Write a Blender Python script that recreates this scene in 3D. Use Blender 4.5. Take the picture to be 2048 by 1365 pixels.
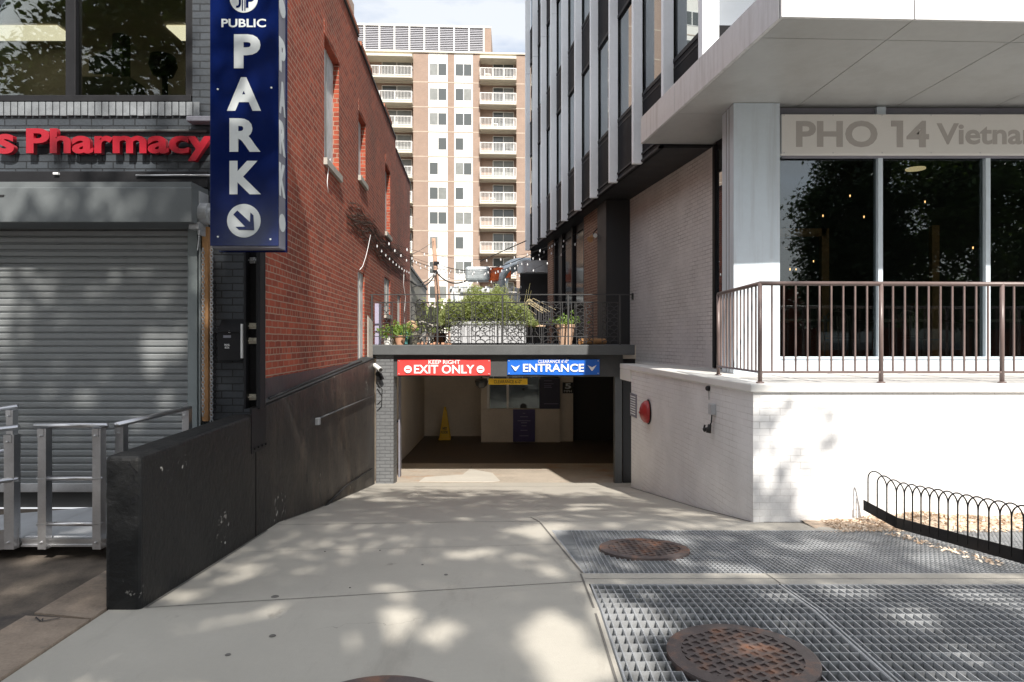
import bpy, math, random
import numpy as np
from mathutils import Vector, Matrix
R = math.radians
random.seed(7)
scene = bpy.context.scene
for o in list(bpy.data.objects): bpy.data.objects.remove(o)
COL = scene.collection

# ------------------------------------------------------------------ camera, sky, sun, exposure
F = 1365.3                                    # focal length in px of the 2048 px wide photograph (24 mm)
cam_d = bpy.data.cameras.new("camera"); cam = bpy.data.objects.new("camera", cam_d); COL.objects.link(cam)
cam_d.lens = 24.0; cam_d.sensor_width = 36.0; cam_d.clip_start = 0.05; cam_d.clip_end = 2000
cam.location = (0, 0, 0); cam.rotation_euler = (R(90), 0, 0); cam_d.shift_y = -0.0002
scene.camera = cam
SUN_EL, SUN_AZ = 41.5, 12.5                  # degrees; azimuth to the right of straight behind the camera
world = bpy.data.worlds.new("World"); scene.world = world; world.use_nodes = True
wt = world.node_tree; wt.nodes.clear()
w_out = wt.nodes.new('ShaderNodeOutputWorld'); w_bg = wt.nodes.new('ShaderNodeBackground')
sky = wt.nodes.new('ShaderNodeTexSky'); sky.sky_type = 'NISHITA'; sky.sun_disc = False
sky.sun_elevation = R(SUN_EL); sky.sun_rotation = R(180 - SUN_AZ); sky.air_density = 1.0; sky.dust_density = 1.6
tc = wt.nodes.new('ShaderNodeTexCoord'); mp = wt.nodes.new('ShaderNodeMapping'); mp.inputs['Scale'].default_value = (1, 1, 3.2)
nz = wt.nodes.new('ShaderNodeTexNoise'); nz.inputs['Scale'].default_value = 2.1; nz.inputs['Detail'].default_value = 9; nz.inputs['Roughness'].default_value = .6
cr = wt.nodes.new('ShaderNodeValToRGB'); cr.color_ramp.elements[0].position = .34; cr.color_ramp.elements[1].position = .58
mx = wt.nodes.new('ShaderNodeMix'); mx.data_type = 'RGBA'; mx.inputs['B'].default_value = (9.6, 9.6, 9.6, 1)
ml = wt.nodes.new('ShaderNodeMath'); ml.operation = 'MULTIPLY'; ml.inputs[1].default_value = .85
wt.links.new(tc.outputs['Generated'], mp.inputs['Vector']); wt.links.new(mp.outputs[0], nz.inputs['Vector'])
wt.links.new(nz.outputs['Fac'], cr.inputs['Fac']); wt.links.new(cr.outputs['Color'], ml.inputs[0]); wt.links.new(ml.outputs[0], mx.inputs['Factor'])
sp_ = wt.nodes.new('ShaderNodeSeparateXYZ'); wt.links.new(tc.outputs['Generated'], sp_.inputs[0])
side = wt.nodes.new('ShaderNodeMapRange'); side.inputs['From Min'].default_value = .75; side.inputs['From Max'].default_value = -.3; wt.links.new(sp_.outputs['Y'], side.inputs['Value'])
cm = wt.nodes.new('ShaderNodeMix'); cm.data_type = 'RGBA'; cm.inputs['A'].default_value = (5.6,5.75,5.95,1); cm.inputs['B'].default_value = (8.0,8.0,8.0,1)
wt.links.new(side.outputs['Result'], cm.inputs['Factor']); wt.links.new(cm.outputs['Result'], mx.inputs['B'])
wt.links.new(sky.outputs[0], mx.inputs['A']); wt.links.new(mx.outputs['Result'], w_bg.inputs['Color'])
w_bg.inputs['Strength'].default_value = 0.135; wt.links.new(w_bg.outputs[0], w_out.inputs[0])
sun_d = bpy.data.lights.new("sun", 'SUN'); sun_d.energy = 5.0; sun_d.angle = R(0.55); sun_d.color = (1.0, .945, .865)
sun = bpy.data.objects.new("sun", sun_d); COL.objects.link(sun)
sd = Vector((math.sin(R(SUN_AZ))*math.cos(R(SUN_EL)), -math.cos(R(SUN_AZ))*math.cos(R(SUN_EL)), math.sin(R(SUN_EL))))
sun.rotation_euler = sd.to_track_quat('Z', 'Y').to_euler(); sun.location = sd*30
scene.view_settings.view_transform = 'Standard'; scene.view_settings.look = 'None'
scene.view_settings.exposure = 0.45; scene.view_settings.gamma = 1.0
scene.render.engine = 'CYCLES'

# ------------------------------------------------------------------ helpers
def px(x, Y): return (x-1024)*Y/F
def pz(y, Y): return (682-y)*Y/F

class MB:
    def __init__(s, T=None): s.v = []; s.f = []; s.T = T or (lambda x, y, z: (x, y, z)); s.mi = []; s.cur = 0
    def add(s, vs, fs):
        n = len(s.v); s.v += [s.T(*p) for p in vs]; s.f += [tuple(n+i for i in f) for f in fs]; s.mi += [s.cur]*len(fs); return s
    def box(s, x0, x1, y0, y1, z0, z1):
        if x1 < x0: x0, x1 = x1, x0
        if y1 < y0: y0, y1 = y1, y0
        if z1 < z0: z0, z1 = z1, z0
        return s.add([(x0,y0,z0),(x1,y0,z0),(x1,y1,z0),(x0,y1,z0),(x0,y0,z1),(x1,y0,z1),(x1,y1,z1),(x0,y1,z1)],
            [(0,3,2,1),(4,5,6,7),(0,1,5,4),(1,2,6,5),(2,3,7,6),(3,0,4,7)])
    def quad(s, a, b, c, d): return s.add([tuple(a), tuple(b), tuple(c), tuple(d)], [(0,1,2,3)])
    def prism(s, poly, z0, z1):                # poly: counter-clockwise (x,y); z0/z1 numbers or lists
        n = len(poly); a = z0 if isinstance(z0, (list,tuple)) else [z0]*n; b = z1 if isinstance(z1, (list,tuple)) else [z1]*n
        vs = [(p[0],p[1],a[i]) for i,p in enumerate(poly)]+[(p[0],p[1],b[i]) for i,p in enumerate(poly)]
        return s.add(vs, [tuple(range(n-1,-1,-1)), tuple(range(n,2*n))]+[(i,(i+1)%n,n+(i+1)%n,n+i) for i in range(n)])
    def tube(s, pts, r, n=8, cap=True):
        pts = [Vector(p) for p in pts]; rs = r if isinstance(r, (list,tuple)) else [r]*len(pts)
        vs = []; up = None
        for i, p in enumerate(pts):
            d = (pts[min(i+1,len(pts)-1)]-pts[max(i-1,0)]).normalized()
            if up is None: up = Vector((0,0,1)) if abs(d.z) < .9 else Vector((1,0,0))
            sx = d.cross(up); 
            if sx.length < 1e-4: sx = d.cross(Vector((0,1,0)))
            sx.normalize(); sy = sx.cross(d).normalized(); up = sy
            vs += [tuple(p+(sx*math.cos(t)+sy*math.sin(t))*rs[i]) for t in [2*math.pi*k/n for k in range(n)]]
        fs = [(i*n+k, i*n+(k+1)%n, (i+1)*n+(k+1)%n, (i+1)*n+k) for i in range(len(pts)-1) for k in range(n)]
        if cap: fs += [tuple(range(n-1,-1,-1)), tuple((len(pts)-1)*n+k for k in range(n))]
        return s.add(vs, fs)
    def bar(s, a, b, w, h=None):               # square bar between two points
        h = h or w; a = Vector(a); b = Vector(b); d = (b-a).normalized()
        up = Vector((0,0,1)) if abs(d.z) < .95 else Vector((0,1,0))
        x = d.cross(up).normalized()*w/2; y = x.cross(d).normalized()*h/2
        vs = [tuple(q+i*x+j*y) for q in (a,b) for i,j in ((-1,-1),(1,-1),(1,1),(-1,1))]
        return s.add(vs, [(0,1,2,3),(7,6,5,4),(0,4,5,1),(1,5,6,2),(2,6,7,3),(3,7,4,0)])
    def lathe(s, prof, c, n=24, axis='Z'):     # prof: (r, h) pairs
        vs = []
        for r, h in prof:
            for k in range(n):
                t = 2*math.pi*k/n; q = (r*math.cos(t), r*math.sin(t), h)
                if axis == 'X': q = (h, q[0], q[1])
                if axis == 'Y': q = (q[0], h, q[1])
                vs.append((c[0]+q[0], c[1]+q[1], c[2]+q[2]))
        fs = [(i*n+k, i*n+(k+1)%n, (i+1)*n+(k+1)%n, (i+1)*n+k) for i in range(len(prof)-1) for k in range(n)]
        if prof[0][0] > 1e-6: fs.append(tuple(range(n-1,-1,-1)))
        if prof[-1][0] > 1e-6: fs.append(tuple((len(prof)-1)*n+k for k in range(n)))
        return s.add(vs, fs)

ORG = {}
def link_mesh(name, me, m, parent=None, smooth=False, org=None):
    o = bpy.data.objects.new(name, me); COL.objects.link(o)
    for q in (m if isinstance(m, (list,tuple)) else [m]): me.materials.append(q)
    if parent is not None:
        L = ORG[parent]
        o.parent = parent
    else:
        if org is None and len(me.vertices):
            c = np.empty(len(me.vertices)*3); me.vertices.foreach_get('co', c); c = c.reshape(-1,3)
            lo, hi = c.min(0), c.max(0); org = Vector(((lo[0]+hi[0])/2, (lo[1]+hi[1])/2, lo[2]))
        L = Vector(org or (0,0,0)); o.location = L
    me.transform(Matrix.Translation(-L)); ORG[o] = L
    if smooth: me.shade_smooth()
    return o
def obj(name, mb, m, parent=None, smooth=False, bevel=0, seg=2):
    me = bpy.data.meshes.new(name); me.from_pydata(mb.v, [], mb.f)
    if any(mb.mi): me.polygons.foreach_set('material_index', mb.mi)
    me.update()
    o = link_mesh(name, me, m, parent, smooth)
    if bevel:
        b = o.modifiers.new('bevel', 'BEVEL'); b.width = bevel; b.segments = seg; b.limit_method = 'ANGLE'; b.angle_limit = R(40)
    return o
def tag(o, label=None, cat=None, group=None, kind=None):
    if label: o['label'] = label
    if cat: o['category'] = cat
    if group: o['group'] = group
    if kind: o['kind'] = kind
    return o
def thing(name, loc, label, cat, group=None):
    o = bpy.data.objects.new(name, None); COL.objects.link(o); o.location = loc; o.empty_display_size = .2
    ORG[o] = Vector(loc); return tag(o, label, cat, group)
def inst(name, src, parent, off=(0,0,0)):
    o = bpy.data.objects.new(name, src.data); COL.objects.link(o); o.parent = parent; o.location = Vector(off)+src.location
    for md in src.modifiers:
        b = o.modifiers.new(md.name, md.type); b.width = md.width; b.segments = md.segments; b.limit_method = 'ANGLE'; b.angle_limit = md.angle_limit
    ORG[o] = ORG.get(parent, Vector()); return o
def text(name, s, m, parent, o0, u, v, w, h, depth=.004, bold=.0, slant=0, cond=None):
    cu = bpy.data.curves.new('t', 'FONT'); cu.body = s; cu.size = 1; cu.offset = bold; cu.extrude = .5; cu.resolution_u = 4; cu.shear = slant
    to = bpy.data.objects.new('t', cu); COL.objects.link(to)
    dg = bpy.context.evaluated_depsgraph_get(); me = bpy.data.meshes.new_from_object(to.evaluated_get(dg))
    bpy.data.objects.remove(to); bpy.data.curves.remove(cu)
    n = len(me.vertices); c = np.empty(n*3); me.vertices.foreach_get('co', c); c = c.reshape(-1,3)
    lo, hi = c.min(0), c.max(0); q = (c-lo)/np.maximum(hi-lo, 1e-6)
    U, V = Vector(u).normalized(), Vector(v).normalized(); N = U.cross(V)
    P = np.array(o0)[None] + q[:,:1]*w*np.array(U)[None] + q[:,1:2]*h*np.array(V)[None] + q[:,2:3]*depth*np.array(N)[None]
    me.vertices.foreach_set('co', P.ravel()); me.update(); me.materials.clear()
    return link_mesh(name, me, m, parent)

# ------------------------------------------------------------------ materials
def new_mat(name):
    m = bpy.data.materials.new(name); m.use_nodes = True; t = m.node_tree; b = t.nodes['Principled BSDF']
    return m, t, b
def node(t, typ, **kw):
    n = t.nodes.new(typ)
    for k, v in kw.items():
        if k in n.inputs.keys() if hasattr(n.inputs, 'keys') else False: n.inputs[k].default_value = v
        else: setattr(n, k, v)
    return n
def mathn(t, op, a, b=None, c=None):
    n = t.nodes.new('ShaderNodeMath'); n.operation = op
    for i, q in enumerate((a, b, c)):
        if q is None: continue
        if isinstance(q, (int, float)): n.inputs[i].default_value = q
        else: t.links.new(q, n.inputs[i])
    return n.outputs[0]
def noise(t, vec, scale, detail=4, rough=.6, mscale=None):
    n = t.nodes.new('ShaderNodeTexNoise'); n.inputs['Scale'].default_value = scale; n.inputs['Detail'].default_value = detail; n.inputs['Roughness'].default_value = rough
    if mscale:
        q = t.nodes.new('ShaderNodeMapping'); q.inputs['Scale'].default_value = mscale; t.links.new(vec, q.inputs['Vector']); vec = q.outputs[0]
    t.links.new(vec, n.inputs['Vector']); return n.outputs['Fac']
def ramp(t, fac, p0, p1, c0=(0,0,0,1), c1=(1,1,1,1)):
    r = t.nodes.new('ShaderNodeValToRGB'); e = r.color_ramp.elements; e[0].position = p0; e[1].position = p1
    e[0].color = c0; e[1].color = c1; t.links.new(fac, r.inputs['Fac']); return r.outputs['Color']
def mixc(t, fac, a, b, mode='MIX'):
    n = t.nodes.new('ShaderNodeMix'); n.data_type = 'RGBA'; n.blend_type = mode
    for k, q in (('Factor', fac), ('A', a), ('B', b)):
        if isinstance(q, (int, float)): n.inputs[k].default_value = q
        elif isinstance(q, tuple): n.inputs[k].default_value = (*q[:3], 1)
        else: t.links.new(q, n.inputs[k])
    return n.outputs['Result']
def pos(t): return t.nodes.new('ShaderNodeNewGeometry').outputs['Position']
def bump(t, b, h, strength, dist=.01):
    n = t.nodes.new('ShaderNodeBump'); n.inputs['Strength'].default_value = strength; n.inputs['Distance'].default_value = dist
    t.links.new(h, n.inputs['Height']); t.links.new(n.outputs[0], b.inputs['Normal'])
def M(name, c, rough=.6, metal=0, var=.18, vs=2.5, bmp=.15, bs=60, spec=None, stain=None, stain_at=(.58,.72), ss=1.5, sscale=(1,1,1), obj_co=False):
    m, t, b = new_mat(name); p = pos(t) if not obj_co else t.nodes.new('ShaderNodeTexCoord').outputs['Object']
    n1 = noise(t, p, vs, 6); n2 = noise(t, p, vs*14, 4)
    f = mathn(t, 'MULTIPLY', mathn(t, 'ADD', mathn(t, 'MULTIPLY', n1, .65), mathn(t, 'MULTIPLY', n2, .35)), 1.0)
    dk = tuple(q*(1-var) for q in c); lt = tuple(min(1, q*(1+var*.7)) for q in c)
    col = mixc(t, ramp(t, f, .33, .67), dk, lt)
    if stain:
        s = ramp(t, noise(t, p, ss, 7, .65, sscale), *stain_at); col = mixc(t, s, col, stain)
    t.links.new(col, b.inputs['Base Color'])
    rr = mathn(t, 'ADD', mathn(t, 'MULTIPLY', n1, .25), max(.02, rough-.12)); t.links.new(rr, b.inputs['Roughness'])
    b.inputs['Metallic'].default_value = metal
    if spec is not None: b.inputs['Specular IOR Level'].default_value = spec
    if bmp: bump(t, b, noise(t, p, bs, 5), bmp, .006)
    return m
def brick_mat(name, c1, c2, mortar, rough=.85, ms=.006, header=True, bstr=.6, tint=None, course=.0677, blen=.205, msm=.1, mfade=0, dirt=None, ws=.0):
    m, t, b = new_mat(name); g = t.nodes.new('ShaderNodeNewGeometry')
    cr_ = t.nodes.new('ShaderNodeVectorMath'); cr_.operation = 'CROSS_PRODUCT'; t.links.new(g.outputs['True Normal'], cr_.inputs[0]); cr_.inputs[1].default_value = (0,0,1)
    nrm = t.nodes.new('ShaderNodeVectorMath'); nrm.operation = 'NORMALIZE'; t.links.new(cr_.outputs[0], nrm.inputs[0])
    dt = t.nodes.new('ShaderNodeVectorMath'); dt.operation = 'DOT_PRODUCT'; t.links.new(nrm.outputs[0], dt.inputs[0]); t.links.new(g.outputs['Position'], dt.inputs[1])
    sp = t.nodes.new('ShaderNodeSeparateXYZ'); t.links.new(g.outputs['Position'], sp.inputs[0])
    v = mathn(t, 'ADD', sp.outputs['Z'], 50*course); u = mathn(t, 'ADD', dt.outputs['Value'], 40.0)
    wob = noise(t, g.outputs['Position'], 9, 2)
    wob2 = mathn(t, 'MULTIPLY', mathn(t, 'SUBTRACT', wob, .5), .012)
    v = mathn(t, 'ADD', v, wob2)
    cb = t.nodes.new('ShaderNodeCombineXYZ'); t.links.new(u, cb.inputs[0]); t.links.new(v, cb.inputs[1])
    def bt(w):
        n = t.nodes.new('ShaderNodeTexBrick'); t.links.new(cb.outputs[0], n.inputs['Vector'])
        n.inputs['Scale'].default_value = 1; n.inputs['Mortar Size'].default_value = ms; n.inputs['Mortar Smooth'].default_value = msm
        n.inputs['Brick Width'].default_value = w; n.inputs['Row Height'].default_value = course; n.inputs['Bias'].default_value = 0
        n.inputs['Color1'].default_value = (0,0,0,1); n.inputs['Color2'].default_value = (1,1,1,1); n.inputs['Mortar'].default_value = (.5,.5,.5,1); return n
    A = bt(blen); rc, mf = A.outputs['Color'], A.outputs['Fac']
    if header:
        B = bt(blen/2); row = mathn(t, 'FLOOR', mathn(t, 'DIVIDE', v, course)); hm = mathn(t, 'LESS_THAN', mathn(t, 'MODULO', row, 6.0), .5)
        rc = mixc(t, hm, rc, B.outputs['Color'])
        mf = mathn(t, 'ADD', mathn(t, 'MULTIPLY', B.outputs['Fac'], hm), mathn(t, 'MULTIPLY', mf, mathn(t, 'SUBTRACT', 1.0, hm)))
    col = mixc(t, rc, c1, c2)
    ns = noise(t, g.outputs['Position'], 1.1, 6); nf = noise(t, g.outputs['Position'], 45, 3)
    col = mixc(t, mathn(t, 'MULTIPLY', ramp(t, ns, .3, .7), .55), col, tuple(q*.6 for q in c1))
    col = mixc(t, mathn(t, 'MULTIPLY', ramp(t, nf, .3, .75), .3), col, tuple(min(1, q*1.35) for q in c2))
    if dirt: col = mixc(t, mathn(t, 'MULTIPLY', ramp(t, noise(t, g.outputs['Position'], .8, 8, .7, (1,1,.5)), .5, .68), .7), col, dirt)
    mm = mf
    if mfade: mm = mathn(t, 'MULTIPLY', mf, ramp(t, noise(t, g.outputs['Position'], 1.6, 5), .5-mfade, .5+mfade))
    col = mixc(t, mm, col, mortar)
    t.links.new(col, b.inputs['Base Color']); b.inputs['Roughness'].default_value = rough
    h = mathn(t, 'ADD', mathn(t, 'MULTIPLY', mathn(t, 'SUBTRACT', 1.0, mf), 1.0), mathn(t, 'MULTIPLY', nf, .35)); bump(t, b, h, bstr, .006)
    return m
def glass_mat(name, base=.08, tint=(.75,.8,.78)):
    m = bpy.data.materials.new(name); m.use_nodes = True; t = m.node_tree; t.nodes.clear()
    o = t.nodes.new('ShaderNodeOutputMaterial'); tr = t.nodes.new('ShaderNodeBsdfTransparent'); gl = t.nodes.new('ShaderNodeBsdfGlossy'); mxs = t.nodes.new('ShaderNodeMixShader')
    tr.inputs[0].default_value = (*tint, 1); gl.inputs['Roughness'].default_value = .01; gl.inputs[0].default_value = (.9,.95,1,1)
    fr = t.nodes.new('ShaderNodeFresnel'); fr.inputs['IOR'].default_value = 1.5
    f = mathn(t, 'ADD', fr.outputs[0], base); cl = mathn(t, 'MINIMUM', f, 1.0)
    t.links.new(cl, mxs.inputs[0]); t.links.new(tr.outputs[0], mxs.inputs[1]); t.links.new(gl.outputs[0], mxs.inputs[2]); t.links.new(mxs.outputs[0], o.inputs[0]); return m
def emis(name, c, s):
    m, t, b = new_mat(name); b.inputs['Base Color'].default_value = (*c, 1); b.inputs['Emission Color'].default_value = (*c, 1); b.inputs['Emission Strength'].default_value = s; return m

def concrete_mat():
    m, t, b = new_mat('concrete'); p = pos(t)
    n1 = noise(t, p, .9, 7, .65); n2 = noise(t, p, 30, 4, .7); n3 = noise(t, p, 170, 3, .7)
    col = mixc(t, ramp(t, n1, .3, .7), (.375,.355,.30), (.465,.44,.375))
    col = mixc(t, mathn(t, 'MULTIPLY', ramp(t, n2, .35, .75), .22), col, (.33,.30,.26))
    col = mixc(t, mathn(t, 'MULTIPLY', ramp(t, n3, .60, .68), .35), col, (.24,.22,.20)); col = mixc(t, mathn(t, 'MULTIPLY', ramp(t, n3, .36, .30), .3), col, (.62,.58,.52))
    st = ramp(t, noise(t, p, 1.7, 8, .72, (1.6,.35,1)), .56, .70); col = mixc(t, mathn(t, 'MULTIPLY', st, .38), col, (.29,.26,.22))
    oil = ramp(t, noise(t, p, 2.3, 5, .6, (1,.7,1)), .68, .74); col = mixc(t, mathn(t, 'MULTIPLY', oil, .45), col, (.16,.14,.12))
    v = t.nodes.new('ShaderNodeTexVoronoi'); v.feature = 'DISTANCE_TO_EDGE'; v.inputs['Scale'].default_value = .55
    q = t.nodes.new('ShaderNodeVectorMath'); q.operation = 'ADD'; nv = t.nodes.new('ShaderNodeTexNoise'); nv.inputs['Scale'].default_value = 2.2; nv.inputs['Detail'].default_value = 6; t.links.new(p, nv.inputs['Vector'])
    sc = t.nodes.new('ShaderNodeVectorMath'); sc.operation = 'SCALE'; sc.inputs['Scale'].default_value = .9; t.links.new(nv.outputs['Color'], sc.inputs[0]); t.links.new(p, q.inputs[0]); t.links.new(sc.outputs[0], q.inputs[1]); t.links.new(q.outputs[0], v.inputs['Vector'])
    ck = mathn(t, 'MULTIPLY', mathn(t, 'LESS_THAN', v.outputs['Distance'], .0016), ramp(t, noise(t, p, .8, 2), .60, .64)); col = mixc(t, mathn(t, 'MULTIPLY', ck, .4), col, (.14,.12,.10))
    t.links.new(col, b.inputs['Base Color']); t.links.new(mathn(t, 'ADD', mathn(t, 'MULTIPLY', n1, .2), .7), b.inputs['Roughness'])
    bump(t, b, mathn(t, 'ADD', n3, mathn(t, 'MULTIPLY', n2, .8)), .45, .006); return m
m_conc = concrete_mat()
m_conc_floor = M('garage_concrete', (.46,.40,.33), .85, var=.25, vs=1.0, bmp=.3, bs=60, stain=(.42,.25,.15), stain_at=(.55,.72), ss=.9)
m_patch = M('patch_concrete', (.56,.53,.47), .85, var=.1, vs=2)
m_joint = M('joint_dark', (.16,.15,.135), .95, var=.3, bmp=0)
m_walk = M('old_walkway', (.135,.11,.088), .95, var=.4, vs=5, bmp=.8, bs=40, stain=(.07,.06,.055), ss=2.2)
m_kerb = M('kerb_concrete', (.33,.26,.20), .9, var=.35, vs=4, bmp=.8, bs=25, stain=(.15,.13,.11), ss=3)
m_asph = M('asphalt', (.055,.055,.058), .95, var=.25, vs=6, bmp=.7, bs=120)
m_red = brick_mat('red_brick', (.18,.028,.014), (.44,.088,.040), (.35,.235,.17), dirt=(.085,.026,.017), bstr=1.0)
m_dbrick = brick_mat('dark_painted_brick', (.034,.040,.048), (.055,.065,.078), (.012,.014,.017), rough=.45, header=False, bstr=.8)
m_gbrick = brick_mat('grey_painted_brick', (.12,.125,.13), (.15,.155,.16), (.08,.08,.085), rough=.6, header=False, bstr=.9)
m_wbrick = brick_mat('white_painted_brick', (.86,.855,.85), (.89,.885,.88), (.60,.585,.57), rough=.6, header=False, bstr=.45, ms=.004, mfade=.12)
m_sbrick = brick_mat('grey_white_brick', (.61,.59,.58), (.67,.65,.635), (.27,.25,.245), rough=.7, header=False, bstr=.5, ms=.005, mfade=.14)
m_tbrick = brick_mat('tan_brick', (.285,.19,.143), (.345,.235,.175), (.34,.29,.25), rough=.9, header=False, bstr=.2, ms=.008)
m_tbrick_in = brick_mat('brown_brick', (.32,.215,.165), (.38,.26,.20), (.34,.28,.24), rough=.9, header=False, bstr=.2, ms=.008)
m_pbrick = brick_mat('pier_brick', (.16,.075,.05), (.27,.14,.09), (.36,.28,.2), dirt=(.1,.05,.04))
m_white = M('white_paint', (.8,.79,.76), .55, var=.05, bmp=.05)
m_cream = M('cream_panel', (.80,.78,.72), .6, var=.05, bmp=.03)
m_concl = M('pale_concrete', (.62,.58,.48), .8, var=.1, bmp=.1)
m_black = None
def black_wall_mat():
    m, t, b = new_mat('black_tar_paint'); p = pos(t)
    n1 = noise(t, p, 1.2, 6); col = mixc(t, ramp(t, n1, .35, .7), (.008,.009,.010), (.017,.017,.017))
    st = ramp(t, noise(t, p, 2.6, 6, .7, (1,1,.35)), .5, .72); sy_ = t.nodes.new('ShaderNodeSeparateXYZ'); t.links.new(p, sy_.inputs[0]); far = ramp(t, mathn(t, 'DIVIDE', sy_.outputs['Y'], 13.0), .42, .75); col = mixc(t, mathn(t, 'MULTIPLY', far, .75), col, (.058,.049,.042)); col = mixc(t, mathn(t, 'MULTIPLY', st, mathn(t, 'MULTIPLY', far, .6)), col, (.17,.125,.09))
    dk = ramp(t, noise(t, p, 7, 7, .7), .60, .64); col = mixc(t, mathn(t, 'MULTIPLY', dk, .8), col, (.012,.012,.014))
    area = ramp(t, noise(t, p, 1.1, 2, .5), .66, .70)
    for cx_, cy_, rr in ((330,935,.07),(365,925,.07),(365,965,.04),(665,795,.10),(733,775,.16),(580,842,.06),(447,1060,.14),(530,940,.05),(700,985,.10),(640,960,.08)):
        Yc_ = 2.022/((1024-cx_)/F-.0463); dn = t.nodes.new('ShaderNodeVectorMath'); dn.operation = 'DISTANCE'; t.links.new(p, dn.inputs[0]); dn.inputs[1].default_value = (px(cx_,Yc_), Yc_, pz(cy_,Yc_))
        area = mathn(t, 'MAXIMUM', area, mathn(t, 'MULTIPLY', mathn(t, 'LESS_THAN', dn.outputs['Value'], rr), 1.0)); ch = ramp(t, noise(t, p, 17, 6, .7), .60, .615)
    chip = mathn(t, 'MULTIPLY', area, ch); col = mixc(t, chip, col, (.52,.50,.46))
    t.links.new(col, b.inputs['Base Color']); t.links.new(mathn(t, 'ADD', mathn(t, 'MULTIPLY', n1, .4), .3), b.inputs['Roughness']); b.inputs['Specular IOR Level'].default_value = .3
    h = mathn(t, 'ADD', mathn(t, 'ADD', noise(t, p, 14, 8, .65), mathn(t, 'MULTIPLY', chip, -.6)), mathn(t, 'MULTIPLY', dk, -.7)); bump(t, b, h, .7, .02)
    return m
m_black = black_wall_mat()
m_tar = M('tar_flashing', (.032,.034,.037), .45, var=.4, vs=6, bmp=.6, bs=20)
m_slab = M('grey_painted_concrete', (.085,.09,.093), .55, var=.22, vs=3, bmp=.3, bs=40, stain=(.10,.10,.10), ss=2, sscale=(3,1,.4))
m_beam = M('dark_painted_beam', (.05,.05,.05), .6, var=.2, bmp=.2)
m_dark = M('black_metal', (.015,.015,.017), .5, var=.25, bmp=.1, spec=.22)
m_soffit = M('black_soffit', (.022,.022,.024), .6, var=.1, bmp=.0)
m_alu = M('mill_aluminium', (.62,.62,.63), .32, metal=.9, var=.15, vs=5, bmp=.05)
m_alu_deck = M('aluminium_deck', (.66,.68,.71), .42, metal=.55, var=.12, vs=4, bmp=.05)
m_galv = M('galvanised_steel', (.50,.515,.53), .45, metal=.45, var=.22, vs=6, bmp=.1)
m_fin = M('aluminium_fin', (.90,.925,.95), .5, metal=.0, var=.06, vs=1.2, bmp=.02)
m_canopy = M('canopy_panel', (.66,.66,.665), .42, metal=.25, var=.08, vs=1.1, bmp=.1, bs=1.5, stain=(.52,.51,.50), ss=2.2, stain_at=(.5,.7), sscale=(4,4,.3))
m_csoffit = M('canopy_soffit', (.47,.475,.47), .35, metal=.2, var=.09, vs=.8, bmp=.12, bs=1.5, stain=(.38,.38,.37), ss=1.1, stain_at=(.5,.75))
m_col = M('column_cladding', (.62,.70,.77), .45, metal=.15, var=.06, vs=1, bmp=.08, bs=1.5, stain=(.50,.55,.60), ss=1.6, stain_at=(.52,.75), sscale=(4,4,.25))
m_shut = M('shutter_steel', (.30,.315,.32), .5, metal=.35, var=.1, vs=2, bmp=.05)
m_hood = M('shutter_hood', (.15,.165,.17), .5, metal=.2, var=.07, bmp=.03)
m_jamb = M('jamb_grey_green', (.22,.25,.255), .5, var=.12, bmp=.05)
m_rail = M('brown_enamel', (.17,.125,.115), .35, var=.15, vs=8, bmp=.08)
m_iron = M('wrought_iron', (.05,.05,.052), .5, metal=.3, var=.2, bmp=.1)
m_navy = M('navy_enamel', (.003,.010,.075), .14, var=.1, vs=2, bmp=.0)
m_signw = M('sign_white', (.72,.76,.76), .35, var=.05, bmp=0)
m_signside = M('sign_side_grey', (.22,.22,.26), .5, var=.1, bmp=0)
m_redl = M('red_acrylic', (.33,.010,.022), .3, var=.08, bmp=0)
m_exit = M('red_vinyl', (.72,.055,.05), .45, var=.06, vs=5, bmp=.03)
m_ent = M('blue_vinyl', (.01,.13,.58), .4, var=.06, vs=5, bmp=.03)
m_pw = M('print_white', (.85,.85,.85), .5, var=.02, bmp=0)
m_yel = M('yellow_plastic', (.80,.50,.02), .45, var=.1, bmp=.02)
m_pk = M('print_black', (.015,.015,.015), .5, var=.1, bmp=0)
m_wood = M('raw_timber', (.42,.22,.09), .7, var=.3, vs=9, bmp=.2, stain=(.2,.1,.05), ss=5, sscale=(4,4,.6))
m_rust = M('rust', (.46,.21,.10), .8, var=.45, vs=14, bmp=.5, bs=90)
m_cast = M('cast_iron', (.13,.105,.10), .5, metal=.3, var=.3, vs=12, bmp=.35, bs=120, stain=(.30,.15,.09), ss=6, stain_at=(.5,.7))
m_mulch = M('mulch', (.58,.46,.35), .95, var=.5, vs=16, bmp=1, bs=35)
m_glass = glass_mat('shop_glass', .03, (.62,.66,.64)); m_glass2 = glass_mat('upstairs_glass', .03, (.8,.8,.74))
m_bglass = glass_mat('booth_glass', .0, (.6,.68,.66))
def refl(name, c=(.03,.035,.04), ior=2.1, rough=.015):
    m, t, b = new_mat(name); b.inputs['Base Color'].default_value = (*c, 1); b.inputs['Roughness'].default_value = rough; b.inputs['IOR'].default_value = ior
    p = pos(t); bump(t, b, noise(t, p, 1.3, 1), .05, .02); return m
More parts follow.
